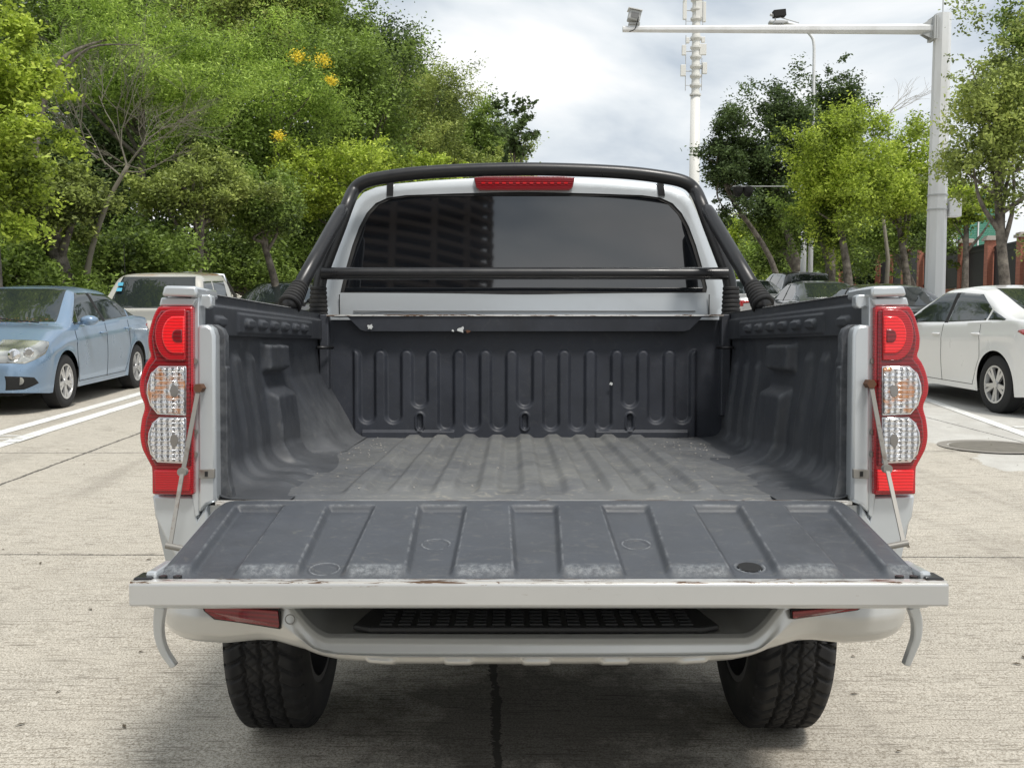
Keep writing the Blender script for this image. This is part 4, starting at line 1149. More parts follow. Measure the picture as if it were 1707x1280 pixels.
M_blue = base_mat('sticker_blue', (.08, .38, .55), .5)
mb = MB()
for i, (yy, z) in enumerate(((-.60, 1.52), (-.60, 1.43))): mb.box((.985-.0-(z-1.44)*.75, yy, z), (.004, .09, .07), Matrix.Rotation(rad(-38), 3, 'Y'))
mb.build('sticker', M_blue, pk)
for sd_ in (-1, 1): MB().tube(catmull([(-.75, sd_*.72, 1.0), (-.78, sd_*.72, 1.3), (-.83, sd_*.66, 1.66)], 5)+[Vector((-.83, 0, 1.70))], .028, 8).build('sports_bar', M_silver, pk, smooth=True)
for sd_ in (-1, 1): MB().tube(catmull([(-.83, sd_*.66, 1.64), (-1.2, sd_*.72, 1.32), (-1.6, sd_*.76, 1.0)], 5), .025, 8).build('bar_brace', M_black, pk, smooth=True)

dark = mat_paint('dark_paint', (.012, .013, .014), .2, .06); grey = mat_paint('grey_paint', (.10, .11, .12), .4, .08); silv = mat_paint('light_silver_paint', (.5, .5, .5), .3, .1)
make_car('parked_car', 'black saloon seen past the old pickup beside the left roll bar leg', 'car', at_px(478, 24.5), rad(-90-10), dark, sedan(H=1.50), M_cglass, lod=0)
make_car('parked_car', 'white car mostly hidden between the two left roll bar legs', 'car', at_px(525, 31)+Vector((.0, 0, 0)), rad(-90-8), white, sedan(H=1.5), M_cglass, lod=0)
def suv():
    P = sedan(L=4.6, W=1.86, H=1.72, r=.36, roofx=(-1.45, .3), hz=1.08, tz=1.2, fast=.55)
    return P
ps = suv()
make_car('parked_car', 'black tall car with rear spoiler parked beyond the right roll bar', 'car', at_px(1318, 30.5), rad(90+1), dark, ps, M_cglass, lod=0)
make_car('parked_car', 'dark grey saloon seen from behind over the right bed rail', 'car', at_px(1357, 25.0), rad(90-1), grey, sedan(H=1.50), M_cglass, lod=0)
make_car('parked_car', 'dark saloon with pale roof edge in front of the grey saloon near the tail lamp', 'car', at_px(1462, 19.6), rad(90+1), dark, sedan(H=1.50), M_cglass, lod=0)
make_car('parked_car', 'silver car just visible inside the right roll bar braces', 'car', at_px(1240, 29), rad(90), silv, sedan(H=1.50), M_cglass, lod=0)

# ------------------------------------------------------------------ vegetation
def mat_leaf(name, dk, lt, yel=None, scale=.5):
    m = base_mat(name, dk, .55, 0, .35); t = NT(m)
    g = t.n('ShaderNodeNewGeometry'); n = t.noise(scale, 3); n_b = t.noise(scale*4.5, 3)
    f = t.math('ADD', t.math('MULTIPLY', g.outputs['Random Per Island'], .60), t.math('MULTIPLY', t.math('SUBTRACT', n, .5), 1.5)); f = t.math('ADD', f, t.math('MULTIPLY', t.math('SUBTRACT', n_b, .5), 1.1)); f = t.math('ADD', f, .22)
    st = [(.1, dk), (.9, lt)]
    if yel: st = [(.1, dk), (.7, lt), (1.0, yel)]
    t.col(t.ramp(f, st))
    b = m.node_tree.nodes['Principled BSDF']
    # thin leaves let light through
    tr = t.n('ShaderNodeBsdfTranslucent'); mxs = t.n('ShaderNodeMixShader'); mxs.inputs[0].default_value = .30
    rm_ = t.ramp(f, [(.1, tuple(x*1.3 for x in dk)), (.9, tuple(min(1, x*1.4) for x in lt))]); t.l(rm_, tr.inputs[0])
    o = m.node_tree.nodes['Material Output']; t.l(b.outputs[0], mxs.inputs[1]); t.l(tr.outputs[0], mxs.inputs[2]); t.l(mxs.outputs[0], o.inputs[0])
    return m
M_l_bright = mat_leaf('leaf_bright', (.085, .125, .018), (.46, .58, .075), (.66, .72, .13))
M_l_mid = mat_leaf('leaf_mid', (.050, .080, .020), (.31, .43, .085))
M_l_dark = mat_leaf('leaf_dark', (.020, .036, .014), (.13, .19, .060))
M_l_olive = mat_leaf('leaf_olive', (.065, .085, .025), (.39, .47, .12), (.54, .58, .16))
M_l_feather = mat_leaf('leaf_feather', (.060, .105, .022), (.40, .55, .10), (.55, .66, .15))
M_l_yel = base_mat('yellow_blossom', (.85, .66, .04), .6)
M_bark = base_mat('bark', (.13, .11, .09), .9); t = NT(M_bark)
t.col(t.mix(t.ramp(t.noise(6, 6, .7), [(.35, 0.0), (.7, 1.0)]), (.055, .045, .038), (.27, .24, .20))); t.norm(t.bump(t.noise(1.0, 5, .7, t.mapped((12, 12, 3))), .8, .05))
M_twig = base_mat('dry_twig', (.30, .27, .22), .9)
M_twig2 = base_mat('grey_twig', (.17, .155, .12), .9)
RS = np.random.RandomState(11)
def leaf_mesh(name, C, nrm_up, size, mat, parent, asp=.5, droop=0):
    """C: Nx3 leaf centres -> one mesh of diamond leaves folded a little along the middle"""
    n = len(C)
    d = RS.normal(size=(n, 3)); d[:, 2] *= .6; d[:, 2] -= droop; d /= np.linalg.norm(d, axis=1)[:, None]
    u = RS.normal(size=(n, 3)); u[:, 2] += nrm_up; s = np.cross(d, u); s /= np.linalg.norm(s, axis=1)[:, None]
    L = size*RS.uniform(.6, 1.35, n)[:, None]
    V = np.empty((n, 4, 3)); V[:, 0] = C-d*L*.5; V[:, 1] = C+s*L*asp*.5+d*L*.05; V[:, 2] = C+d*L*.5; V[:, 3] = C-s*L*asp*.5+d*L*.05
    me = bpy.data.meshes.new(name); me.vertices.add(4*n); me.vertices.foreach_set('co', V.reshape(-1).astype(np.float32))
    me.loops.add(4*n); me.loops.foreach_set('vertex_index', np.arange(4*n, dtype=np.int32))
    me.polygons.add(n); me.polygons.foreach_set('loop_start', np.arange(0, 4*n, 4, dtype=np.int32))
    me.polygons.foreach_set('loop_total', np.full(n, 4, dtype=np.int32)); me.update(calc_edges=True)
    me.materials.append(mat); o = bpy.data.objects.new(name, me); COL.objects.link(o)
    if parent: o.parent = parent
    return o
def crown_pts(c, R, n, nclump, cl, fill=.35, flat=.75):
    """sprays of leaves: clumps scattered through an uneven volume, dense in the middle and thin at the rim"""
    c = np.array(c); R = np.array(R); nclump = int(nclump*1.9)
    q = RS.normal(size=(nclump, 3)); q /= np.linalg.norm(q, axis=1)[:, None]
    ph = RS.uniform(0, 6.28, 4)
    lump = 1+.16*np.sin(q[:, 0]*5+ph[0])+.16*np.sin(q[:, 2]*6+ph[1])+.13*np.sin(q[:, 1]*4+q[:, 0]*7+ph[2])
    q *= (RS.uniform(fill*.6, 1.0, nclump)**.55*lump*RS.uniform(.85, 1.12, nclump))[:, None]
    K = c+q*R*.92
    w_ = RS.uniform(.35, 1.6, nclump)
    idx = RS.choice(nclump, n, p=w_**2/np.sum(w_**2))
    g = RS.normal(size=(n, 3))*.52
    # each clump is stretched along its own spray direction
    dirs = RS.normal(size=(nclump, 3)); dirs[:, 2] = np.abs(dirs[:, 2])*.5; dirs += q*1.2; dirs /= np.linalg.norm(dirs, axis=1)[:, None]
    rr = cl*.56*np.min(R)*w_[idx][:, None]
    g[:, 2] *= flat
    return K[idx]+g*rr+dirs[idx]*rr*RS.normal(size=(n, 1))*.75, K
def tree(name, label, base, crown_c, R, n, size, mat, trunk_r=.14, group=None, nclump=60, cl=.30, asp=.5, limbs=9, flat=.75, bark=None, cat='tree', droop=.1, lean=None, up=.8, fill=.35):
    base = Vector(base); root = empty(name, base); tag(root, label, cat, group)
    cc_ = np.array(crown_c)-np.array(base)
    pts, K = crown_pts(cc_, R, n, nclump, cl, fill, flat)
    leaf_mesh('crown', pts, up, size, mat, root, asp, droop)
    mb = MB(); top = Vector(cc_)+Vector((0, 0, R[2]*.35)); mid = Vector(cc_)-Vector((0, 0, R[2]*.55))
    path = catmull([Vector((0, 0, -.3)), Vector((mid.x*.35+RS.normal()*.05, mid.y*.4, mid.z*.5)), mid, top], 5)
    mb.tube(path, list(np.linspace(trunk_r, trunk_r*.25, len(path))), 9)
    for k in range(limbs):
        t_ = K[RS.randint(len(K))]; e = Vector(t_); s_ = path[int(len(path)*RS.uniform(.45, .8))]
        m_ = (s_+e)/2+Vector((RS.normal()*.15, RS.normal()*.15, -.05*R[2])); pl = catmull([s_, m_, e], 4)
        mb.tube(pl, list(np.linspace(trunk_r*.42, trunk_r*.06, len(pl))), 6)
    mb.build('trunk', bark or M_bark, root, smooth=True)
    return root
def tree_px(name, label, px, py, rx, ry, D, n, size, mat, zb=None, depth=None, **k):
    c = Wp(px, py, D); R = (rx*D/F, depth or rx*D/F*.9, ry*D/F)
    bx_ = k.pop('bx', None); b = Vector((c.x if bx_ is None else Wp(bx_, 500, D).x, D, gz(D)-.05 if zb is None else zb))
    return tree(name, label, b, c, R, n, size, mat, **k)

# hillside on the left: a real slope rising away from the parking lane
def hill_z(x, y):
    # distance beyond a line running along the parking lane
    d = ((-6.0-.20*(y-14))-x)*.98
    e = max(0, d-3.2)
    far = max(0.0, (y-24)*.35) if x < -4.5 else 0
    return gz(y)+min(13, .62*e) + .25*math.sin(x*.7)*math.sin(y*.5)*ss(.5, 3, e)
def hill_f(u, v):
    y = 4+116*v; x0 = -6.0-.20*(y-14)-3.0
    x = x0-60*u**1.3
    return (x, y, hill_z(x, y)+.01)
V, Fc = grid(70, 90, hill_f, False)
M_soil = base_mat('hill_soil', (.05, .05, .03), .95); t = NT(M_soil); t.col(t.mix(t.noise(2, 5), (.03, .035, .015), (.08, .07, .045)))
tag(mesh('hillside', V, Fc, M_soil, smooth=True), kind='structure')
# undergrowth covering the foot of the slope
n = 100000
yv = RS.uniform(8, 60, n); e = RS.uniform(0, 1, n)**1.5*8; xv = -6.0-.20*(yv-14)-3.3-e
zg = np.array([hill_z(a, b) for a, b in zip(xv, yv)])
bl_ = .5+.5*np.sin(xv*1.3+np.sin(yv*1.1)*2)*np.sin(yv*.9+xv*.4)
zv = zg+RS.uniform(0, 1, n)*(.9+2.0*bl_+.35*e)
und = leaf_mesh('undergrowth', np.stack([xv, yv, zv], 1), .8, .15, M_l_mid, None, .55)
tag(und, 'dark leafy undergrowth covering the foot of the hillside', 'undergrowth', kind='stuff')

# hill trees: (px, py, rx, ry, D, leaves, size, material, label)
HT = [
 (-20, 190, 115, 190, 15.5, 20000, .085, M_l_bright, 'bright yellow green tree at the far left edge above the blue car', dict(cl=.30, nclump=70, trunk_r=.12)),
 (80, 335, 125, 62, 19, 12000, .09, M_l_olive, 'olive tree with a thick dark trunk standing behind the blue car', dict(bx=135, trunk_r=.26, cl=.34, bark=M_bark)),
 (235, 110, 190, 150, 24, 26000, .11, M_l_feather, 'wide feathery light green tree arching over the bare shrub', dict(flat=.35, asp=.28, cl=.30, nclump=90, droop=0, up=2.0)),
 (335, 318, 115, 62, 22.5, 15000, .085, M_l_olive, 'small olive tree on two pale stems behind the old pickup', dict(bx=318, trunk_r=.14, cl=.34)),
 (435, 345, 75, 75, 24, 9000, .09, M_l_mid, 'slim tree with leaning pale trunk left of the roll bar', dict(bx=470, trunk_r=.13, cl=.34)),
 (455, 160, 130, 130, 31, 20000, .12, M_l_feather, 'feathery tree with yellow blossom high on the slope', dict(flat=.4, asp=.3, cl=.32, nclump=80, up=1.8)),
 (600, 180, 110, 130, 36, 20000, .13, M_l_mid, 'tall green tree on the slope left of the roll bar hoop', dict(cl=.34, nclump=80)),
 (700, 200, 90, 110, 41, 17000, .13, M_l_olive, 'open crowned tree whose fine top shows against the sky', dict(cl=.30, nclump=80, asp=.35)),
 (790, 240, 75, 75, 47, 13000, .14, M_l_mid, 'rounded tree near the low right end of the wooded slope', dict(cl=.34)),
 (560, 300, 100, 65, 29, 15000, .10, M_l_bright, 'bright green bushy tree just left of the hoop shoulder', dict(cl=.30, nclump=70)),
 (690, 290, 90, 45, 34, 12000, .10, M_l_bright, 'low yellow green tree behind the middle left of the hoop', dict(cl=.32)),
 (820, 290, 80, 40, 42, 11000, .12, M_l_olive, 'low olive tree behind the top of the hoop', dict(cl=.34)),
 (530, 50, 130, 90, 40, 18000, .14, M_l_mid, 'dark topped tree at the crest of the slope near the top edge', dict(cl=.32)),
 (640, 120, 75, 80, 45, 13000, .14, M_l_dark, 'darker tree on the crest above the feathery ones', dict(cl=.36)),
 (400, 20, 150, 100, 38, 20000, .14, M_l_olive, 'broad olive tree at the top edge over the slope', dict(cl=.33)),
 (130, 20, 150, 110, 34, 18000, .13, M_l_mid, 'mid green tree filling the upper left behind the bright one', dict(cl=.34)),
 (150, 260, 130, 120, 29, 18000, .12, M_l_dark, 'dark green tree behind the bare branched shrub', dict(cl=.36)),
 (340, 230, 120, 110, 30, 17000, .12, M_l_mid, 'dense mid green tree above the two stemmed olive tree', dict(cl=.36)),
 (470, 290, 100, 80, 33, 14000, .12, M_l_dark, 'dark green tree between the slim tree and the hoop', dict(cl=.36)),
 (30, 470, 160, 70, 18.5, 12000, .10, M_l_mid, 'low green bush behind the roof of the blue car', dict(cl=.4)),
 (230, 430, 110, 70, 21.5, 12000, .10, M_l_mid, 'low green bush behind the old pickup roof', dict(cl=.4)),
 (420, 440, 90, 60, 29, 11000, .10, M_l_mid, 'rounded low bush behind the black saloon', dict(cl=.4)),
 (530, 410, 90, 80, 31, 12000, .11, M_l_mid, 'mid green bush seen inside the left roll bar brace', dict(cl=.38)),
]
for i, (px, py, rx, ry, D, n, sz, mt, lb, kw) in enumerate(HT):
    c = Wp(px, py, D); z_ = min(max(gz(D), hill_z(c.x, D)), c.z-.5)
    tree_px('hillside_tree', lb, px, py, rx, ry, D, int(n*1.7), sz*1.0, mt, zb=z_, group='trees on the wooded slope', **kw)
# closed canopy of the slope behind them, up to the skyline seen in the photograph
sk_x = [-200, 500, 590, 650, 700, 760, 800, 850, 885]; sk_y = [-140, -60, 20, 75, 100, 140, 170, 215, 262]
n = 150000
pxs = RS.uniform(-150, 875, n); top_ = np.interp(pxs, sk_x, sk_y)+26+14*np.sin(pxs*.05)+9*np.sin(pxs*.13+1)
pys = top_+(480-top_)*RS.uniform(0, 1, n)**1.15
Dd = 49+7*RS.uniform(0, 1, n)+4*np.sin(pxs*.04+pys*.03)+3*np.sin(pys*.07)
pts = np.array([Wp(a_, b_, d_)[:] for a_, b_, d_ in zip(pxs, pys, Dd)])
tag(leaf_mesh('slope_canopy', pts, 1.0, .30, M_l_dark, None, .5), 'continuous green canopy clothing the wooded slope behind the nearer trees', 'canopy', kind='stuff')
_t = [o for o in COL.objects if o.get('label', '').startswith('small olive tree on two pale stems')][0]
_tr = [o for o in _t.children if o.name.startswith('trunk')][0]
_c = MB().tube(catmull([Vector((-.02, 0, 0)), Vector((-.12, 0, .7)), Vector((-.35, .05, 1.5)), Vector((-.45, .1, 2.6))], 5), list(np.linspace(.11, .05, 16)), 8).build('stem', M_bark, _tr, smooth=True)
# thin tree at the end of the slope showing against the sky
tree_px('slender_tree', 'thin sparse tree with big leaves against the sky above the hoop', 858, 215, 36, 64, 38, 1300, .20, M_l_dark, nclump=34, cl=.32, trunk_r=.07, asp=.55, cat='tree')
# bare branched shrub
root = empty('bare_shrub', Wp(178, 340, 19)); tag(root, 'leafless grey twiggy shrub leaning right above the blue car', 'shrub')
mb = MB()
def bare(p, d, L, r, depth):
    q = p+d*L; m_ = (p+q)/2+Vector((RS.normal(), RS.normal(), RS.normal()))*L*.05
    mb.tube([p, m_, q], [r, r*.8, r*.6], 5, False)
    if depth == 0: return
    for _ in range(3):
        nd = (d+Vector((RS.normal(), RS.normal()*.6, RS.normal()*.7+.1))*.50).normalized(); bare(p+(q-p)*RS.uniform(.35, 1), nd, L*RS.uniform(.6, 1.0), r*.60, depth-1)
mb.tube(catmull([Vector((-.55, 0, -2.2)), Vector((-.35, 0, -1.0)), Vector((0, 0, 0)), Vector((.42, 0, .72))], 5), [.065]*5+[.055]*5+[.04]*6, 8)
bare(Vector((.40, 0, .70)), Vector((.55, -.1, .6)).normalized(), .75, .021, 5)
bare(Vector((.40, 0, .70)), Vector((-.25, -.1, .9)).normalized(), .85, .021, 5)
bare(Vector((.30, 0, .50)), Vector((-.8, -.1, .6)).normalized(), .95, .020, 5)
bare(Vector((.30, 0, .60)), Vector((.9, -.1, .12)).normalized(), .70, .016, 4)
mb.build('branches', M_twig2, root, smooth=True)
# big leaning bough in the feathery tree
root = empty('leaning_bough_tree', Vector((Wp(20, 400, 21).x, 21, 1.0))); tag(root, 'long pale bough leaning right through the feathery foliage', 'tree')
mb = MB(); P = [Wp(60, 240, 21.6), Wp(92, 118, 21.6), Wp(140, 78, 22), Wp(235, 55, 23)]; o_ = root.location
pl = catmull([Vector((0, 0, 0))]+[p-o_ for p in P], 5); mb.tube(pl, list(np.linspace(.10, .012, len(pl))), 7)
pl = catmull([Wp(95, 130, 20.6)-o_, Wp(150, 80, 20.6)-o_, Wp(230, 75, 20.6)-o_], 5); mb.tube(pl, list(np.linspace(.035, .01, len(pl))), 6); mb.build('trunk', M_bark, root, smooth=True)
# yellow blossom sprays (part of the feathery tree but distinct)
for (px, py, r_) in ((497, 95, 13), (538, 101, 12), (552, 134, 9), (465, 227, 9)):
    c = Wp(px, py, 27.5); n = 260
    pts = np.array(c)+RS.normal(size=(n, 3))*np.array([r_*27/F*.55, .12, r_*27/F*.45])
    root = leaf_mesh('yellow_blossom', pts, .4, .07, M_l_yel, None, .35)
    tag(root, {497: 'yellow blossom spray furthest left near the top of the slope', 538: 'yellow blossom spray just right of the first one', 552: 'yellow blossom spray hanging below the upper pair', 465: 'lone small yellow spray low on the slope'}[px], 'blossom', 'yellow blossom sprays on the slope')

# right-hand trees
RT = [
 ('tall dark green ficus with an irregular crown right of the mast', 1300, 250, 88, 150, 33, 34000, .12, M_l_dark, dict(nclump=85, cl=.30, trunk_r=.19, bx=1345, fill=.15)),
 ('dark lobe crowned tree leaning left at the mast', 1213, 262, 42, 95, 32.5, 13000, .12, M_l_dark, dict(nclump=40, cl=.42, trunk_r=.12, bx=1320)),
 ('dark low crowned tree under the ficus beside the roll bar', 1300, 360, 60, 70, 34, 15000, .12, M_l_mid, dict(nclump=50, cl=.36, trunk_r=.13, bx=1350)),
 ('dark tree with upright tips behind the bright green ones', 1390, 200, 65, 100, 34, 18000, .12, M_l_dark, dict(nclump=60, cl=.30, trunk_r=.2)),
 ('bright green broad tree on a leaning trunk in front of the dark ficus', 1400, 285, 100, 120, 27, 34000, .105, M_l_bright, dict(nclump=110, cl=.26, trunk_r=.15, bx=1425, fill=.1)),
 ('low hanging bright green tree between the two trunks', 1370, 360, 75, 60, 28, 13000, .105, M_l_mid, dict(nclump=50, cl=.34, trunk_r=.11, bx=1395)),
 ('bright green tree touching the white gantry pole', 1500, 300, 85, 110, 29, 26000, .105, M_l_bright, dict(nclump=90, cl=.28, trunk_r=.14, bx=1520, fill=.1)),
 ('mid green tree shading the far brick fence', 1490, 375, 85, 70, 34, 18000, .12, M_l_mid, dict(nclump=60, cl=.34, trunk_r=.15, bx=1535)),
 ('loose leaved tree with mottled trunk at the right edge', 1668, 215, 95, 195, 16.5, 22000, .075, M_l_olive, dict(nclump=130, cl=.30, trunk_r=.12, bx=1692, fill=.0, droop=.5)),
 ('denser tree in the top right corner', 1735, 70, 85, 150, 18, 15000, .085, M_l_mid, dict(nclump=80, cl=.30, trunk_r=.14)),
 ('distant green tree left of the dark ficus near the roll bar', 1235, 425, 65, 72, 60, 15000, .21, M_l_bright, dict(nclump=60, cl=.36, trunk_r=.2)),
 ('distant mid green tree low behind the right brace', 1300, 420, 60, 62, 52, 13000, .19, M_l_mid, dict(nclump=55, cl=.38, trunk_r=.2)),
 ('darker distant tree between the two leaning trunks', 1385, 410, 80, 58, 48, 14000, .18, M_l_mid, dict(nclump=55, cl=.38, trunk_r=.2)),
 ('shaded tree beyond the far end of the fence', 1450, 440, 70, 52, 62, 13000, .22, M_l_dark, dict(nclump=55, cl=.4, trunk_r=.2)),
 ('distant crown filling the gap behind the pole', 1560, 350, 60, 85, 42, 15000, .17, M_l_mid, dict(nclump=60, cl=.36, trunk_r=.18)),
 ('yellow green tree behind the brick fence under the control box', 1612, 345, 45, 38, 27, 5000, .11, M_l_bright, dict(nclump=50, cl=.32, trunk_r=.12))]
for (lb, px, py, rx, ry, D, n, sz, mt, kw) in RT:
    tree_px('street_tree', lb, px, py, rx, ry, D, int(n*1.12), sz*.90, mt, group='trees along the right side of the road', **kw)
# bare twigs above the right trees
root = empty('bare_treetop', Vector((Wp(1480, 240, 31).x, 31, 0))); tag(root, 'dead leafless branches rising above the bright trees by the pole', 'tree')
mb = MB()
p0 = Wp(1455, 215, 31)-root.location
bare_sv = mb
mb.tube([Vector((0, 0, -.2)), Vector((.1, 0, 3)), p0], [.10, .06, .02], 7)
bare(p0, Vector((.6, 0, .6)).normalized(), .9, .018, 3); bare(Vector((.3, 0, 5)), Vector((.8, 0, .6)).normalized(), 1.5, .018, 3)
mb.build('branches', M_twig, root, smooth=True)
# far backdrop woodland at the end of the road
n = 45000; xv = RS.uniform(-40, 70, n); yv = 95+RS.uniform(0, 12, n)
zv = gz(95)+RS.uniform(0, 1, n)*(5.0+1.5*np.sin(xv*.35)+1.2*np.sin(xv*.9+1))
o = leaf_mesh('distant_woodland', np.stack([xv, yv, zv], 1), .8, .45, M_l_mid, None, .6); tag(o, 'distant green woodland closing the end of the road', 'woodland', kind='stuff')

# ------------------------------------------------------------------ street furniture on the right
M_white = base_mat('white_steel', (.72, .73, .74), .4); t = NT(M_white)
t.col(t.mix(t.ramp(t.noise(1.0, 5, .6, t.mapped((3, 3, .6))), [(.45, 0.0), (.75, .5)]), (.74, .75, .76), (.50, .49, .47)))
M_galv = base_mat('grey_plastic', (.45, .46, .46), .5)
DP = 20.0
gp = Wp(1558, 500, DP); root = empty('gantry_pole', Vector((gp.x, DP, 0))); tag(root, 'white octagonal pole with a long horizontal arm reaching left over the road', 'gantry pole')
zt_ = Wp(1562, 24, DP).z; z_arm = Wp(1300, 49, DP).z
def oct(r0, r1, z0, z1, dx=0):
    V = [(r*math.cos(PI/8+k*PI/4)+(dx if i else 0), r*math.sin(PI/8+k*PI/4), z) for i, (r, z) in enumerate(((r0, z0), (r1, z1))) for k in range(8)]
    return V, [(k, (k+1) % 8, 8+(k+1) % 8, 8+k) for k in range(8)]+[tuple(range(8, 16))]
MB().add(*oct(.205, .160, 0, zt_)).build('pole', M_white, root)
xl = Wp(1038, 50, DP).x-gp.x
arm = MB(); n = 8; V = []
for (x, r_) in ((-.16, .105), (xl, .060)): V += [(x, r_*math.cos(PI/8+k*PI/4), z_arm+r_*math.sin(PI/8+k*PI/4)) for k in range(8)]
arm.add(V, [(k, (k+1) % 8, 8+(k+1) % 8, 8+k) for k in range(8)]+[tuple(range(8)), tuple(range(8, 16))[::-1]]).build('arm', M_white, root)
fl = MB(); fl.box((-.17, 0, z_arm), (.03, .34, .44)); fl.box((-.21, 0, z_arm), (.03, .34, .44))
for k in (-1, 1): fl.prism([(-.22, k*.08, z_arm-.2), (-.42, k*.05, z_arm-.10), (-.22, k*.08, z_arm-.05)], (0, .012, 0)); fl.prism([(-.22, k*.08, z_arm+.2), (-.42, k*.05, z_arm+.08), (-.22, k*.08, z_arm+.05)], (0, .012, 0))
fl.build('flange', M_galv, root)
for z in (350, 326):
    zz_ = Wp(1558, z, DP).z; MB().add(*oct(.20, .20, zz_-.015, zz_+.015)).build('strap', M_galv, root)
MB().tube([(0, 0, zt_), (0, 0, zt_+1.0)], .012, 6).build('lightning_rod', M_galv, root)
bc = Wp(1589, 347, DP); MB().box((bc.x-gp.x, -.02, bc.z), (.24, .22, .36)).build('control_box', M_white, root, bevel=.015)
# devices on the arm
def dev_root(nm, lb, cat, px):
    p = Wp(px, 49, DP); r_ = empty(nm, Vector((p.x, DP, z_arm+.07))); tag(r_, lb, cat); return r_
r1 = dev_root('traffic_camera', 'boxy white traffic camera at the left tip of the gantry arm', 'camera', 1057)
mb = MB(); Rm = Matrix.Rotation(rad(12), 3, 'Y'); mb.box((0, 0, .17), (.24, .26, .19), Rm); mb.build('housing', M_galv, r1, bevel=.02)
MB().box((.0, -.135, .16), (.15, .012, .10), Rm).build('lens_panel', base_mat('lens_panel', (.18, .18, .18), .3), r1)
MB().box((.01, -.02, .275), (.28, .30, .015), Rm).build('visor', M_white, r1)
MB().box((0, 0, .03), (.22, .12, .035)).build('mount', M_galv, r1)
MB().tube(catmull([(.10, -.10, .2), (.05, -.14, .05), (.0, -.12, -.1), (-.1, -.08, -.14)], 4), .01, 6).build('cable', M_dark, r1)
r2 = dev_root('flash_unit', 'black rectangular lamp unit on top of the gantry arm right of centre', 'lamp unit', 1298)
MB().box((0, -.02, .22), (.24, .16, .13), Matrix.Rotation(rad(-6), 3, 'Y')).build('housing', M_dark, r2, bevel=.01)
MB().box((0, 0, .06), (.2, .12, .04)).build('mount', M_galv, r2)
MB().tube([(-.07, 0, .0), (-.07, 0, .16)], .012, 6).build('stem', M_galv, r2)
MB().tube([(.02, 0, .16), (.40, 0, .05)], .010, 6).build('rod', M_galv, r2)
MB().tube([(-.18, -.03, .20), (-.08, -.03, .18)], .03, 8).build('sensor', M_galv, r2)
# lamp pole behind
DQ = 33; p = Wp(1352, 400, DQ); root = empty('street_lamp', Vector((p.x, DQ, 0))); tag(root, 'thin pale street lamp pole rising through the dark ficus crown', 'street lamp')
pts = [Vector((0, 0, 0)), Vector((0, 0, 5))]+[Wp(1357, 110, DQ)-root.location, Wp(1357, 75, DQ)-root.location, Wp(1352, 60, DQ)-root.location, Wp(1335, 45, DQ)-root.location, Wp(1310, 38, DQ)-root.location]
for p_ in pts: p_.y = 0
pl = pts[:2]+catmull(pts[2:], 4); MB().tube(pl, [.09, .08]+[.05]*(len(pl)-2), 8).build('pole', M_white, root, smooth=True)
MB().box(pts[-1]+Vector((-.25, 0, 0)), (.6, .25, .1)).build('lamp_head', M_galv, root, bevel=.03)
# dome cameras
DD = 30; p = Wp(1340, 400, DD); root = empty('camera_post', Vector((p.x, DD, 0))); tag(root, 'white post in the trees carrying two hanging dome cameras', 'camera post')
MB().tube([(0, 0, 0), (0, 0, 5.2)], .085, 10).build('post', M_white, root, smooth=True)
a = Wp(1222, 312, DD)-root.location; MB().tube([(0, 0, a.z+.02), (a.x, 0, a.z+.02)], .013, 8).build('arm', M_galv, root)
for px in (1230, 1247):
    c = Wp(px, 320, DD)-root.location; n = 14; rings = [(.10, .16), (.16, .14), (.15, .02), (.13, -.06), (.07, -.14), (.01, -.165)]
    V = [(c.x+R*math.cos(2*PI*k/n), R*math.sin(2*PI*k/n), c.z+z) for R, z in rings for k in range(n)]
    dm = mesh('dome_camera', V, [(i*n+k, i*n+(k+1) % n, (i+1)*n+(k+1) % n, (i+1)*n+k) for i in range(5) for k in range(n)]+[tuple(range(n))], M_dark, root, angle=rad(30))
# mobile mast
DM = 60; p = Wp(1155, 500, DM); root = empty('antenna_mast', Vector((p.x, DM, 0))); tag(root, 'tall white tapering mast ringed with mobile antennas', 'antenna mast')
z_a, z_b = Wp(1155, 160, DM).z, Wp(1157, -60, DM).z
M_mast = base_mat('mast_paint', (.70, .69, .65), .5)
MB().tube([(0, 0, 0), (0, 0, z_a*.5), (0, 0, z_a)], [.36, .32, .28], 20).build('shaft', M_mast, root, smooth=True)
pts = []; rr = []; z = z_a
while z < z_b:
    pts += [(0, 0, z), (0, 0, z+.10), (0, 0, z+.12), (0, 0, z+.42)]; rr += [.34, .34, .25, .23]; z += .55
MB().tube(pts, rr, 18).build('ringed_section', M_mast, root, angle=rad(30))
def ant(px, py, w_, h_, col=M_mast):
    c = Wp(px, py, DM)-root.location; b = MB().box((c.x, RS.uniform(-.3, .1), c.z), (w_*1.35, .2, h_*1.05)).build('antenna', col, root, bevel=.02)
    MB().tube([(0, 0, c.z), (c.x, 0, c.z)], .03, 6).build('bracket', M_galv, b)
for (px, py, w_, h_) in ((1141, 18, .16, 1.05), (1174, 20, .16, 1.1), (1164, 18, .28, .9), (1171, 84, .30, .6), (1139, 86, .18, .55), (1138, 119, .22, .62), (1174, 115, .20, .62), (1146, 68, .16, .3), (1172, 67, .16, .3), (1140, -20, .18, 1.0), (1173, -22, .18, 1.0)): ant(px, py, w_, h_)
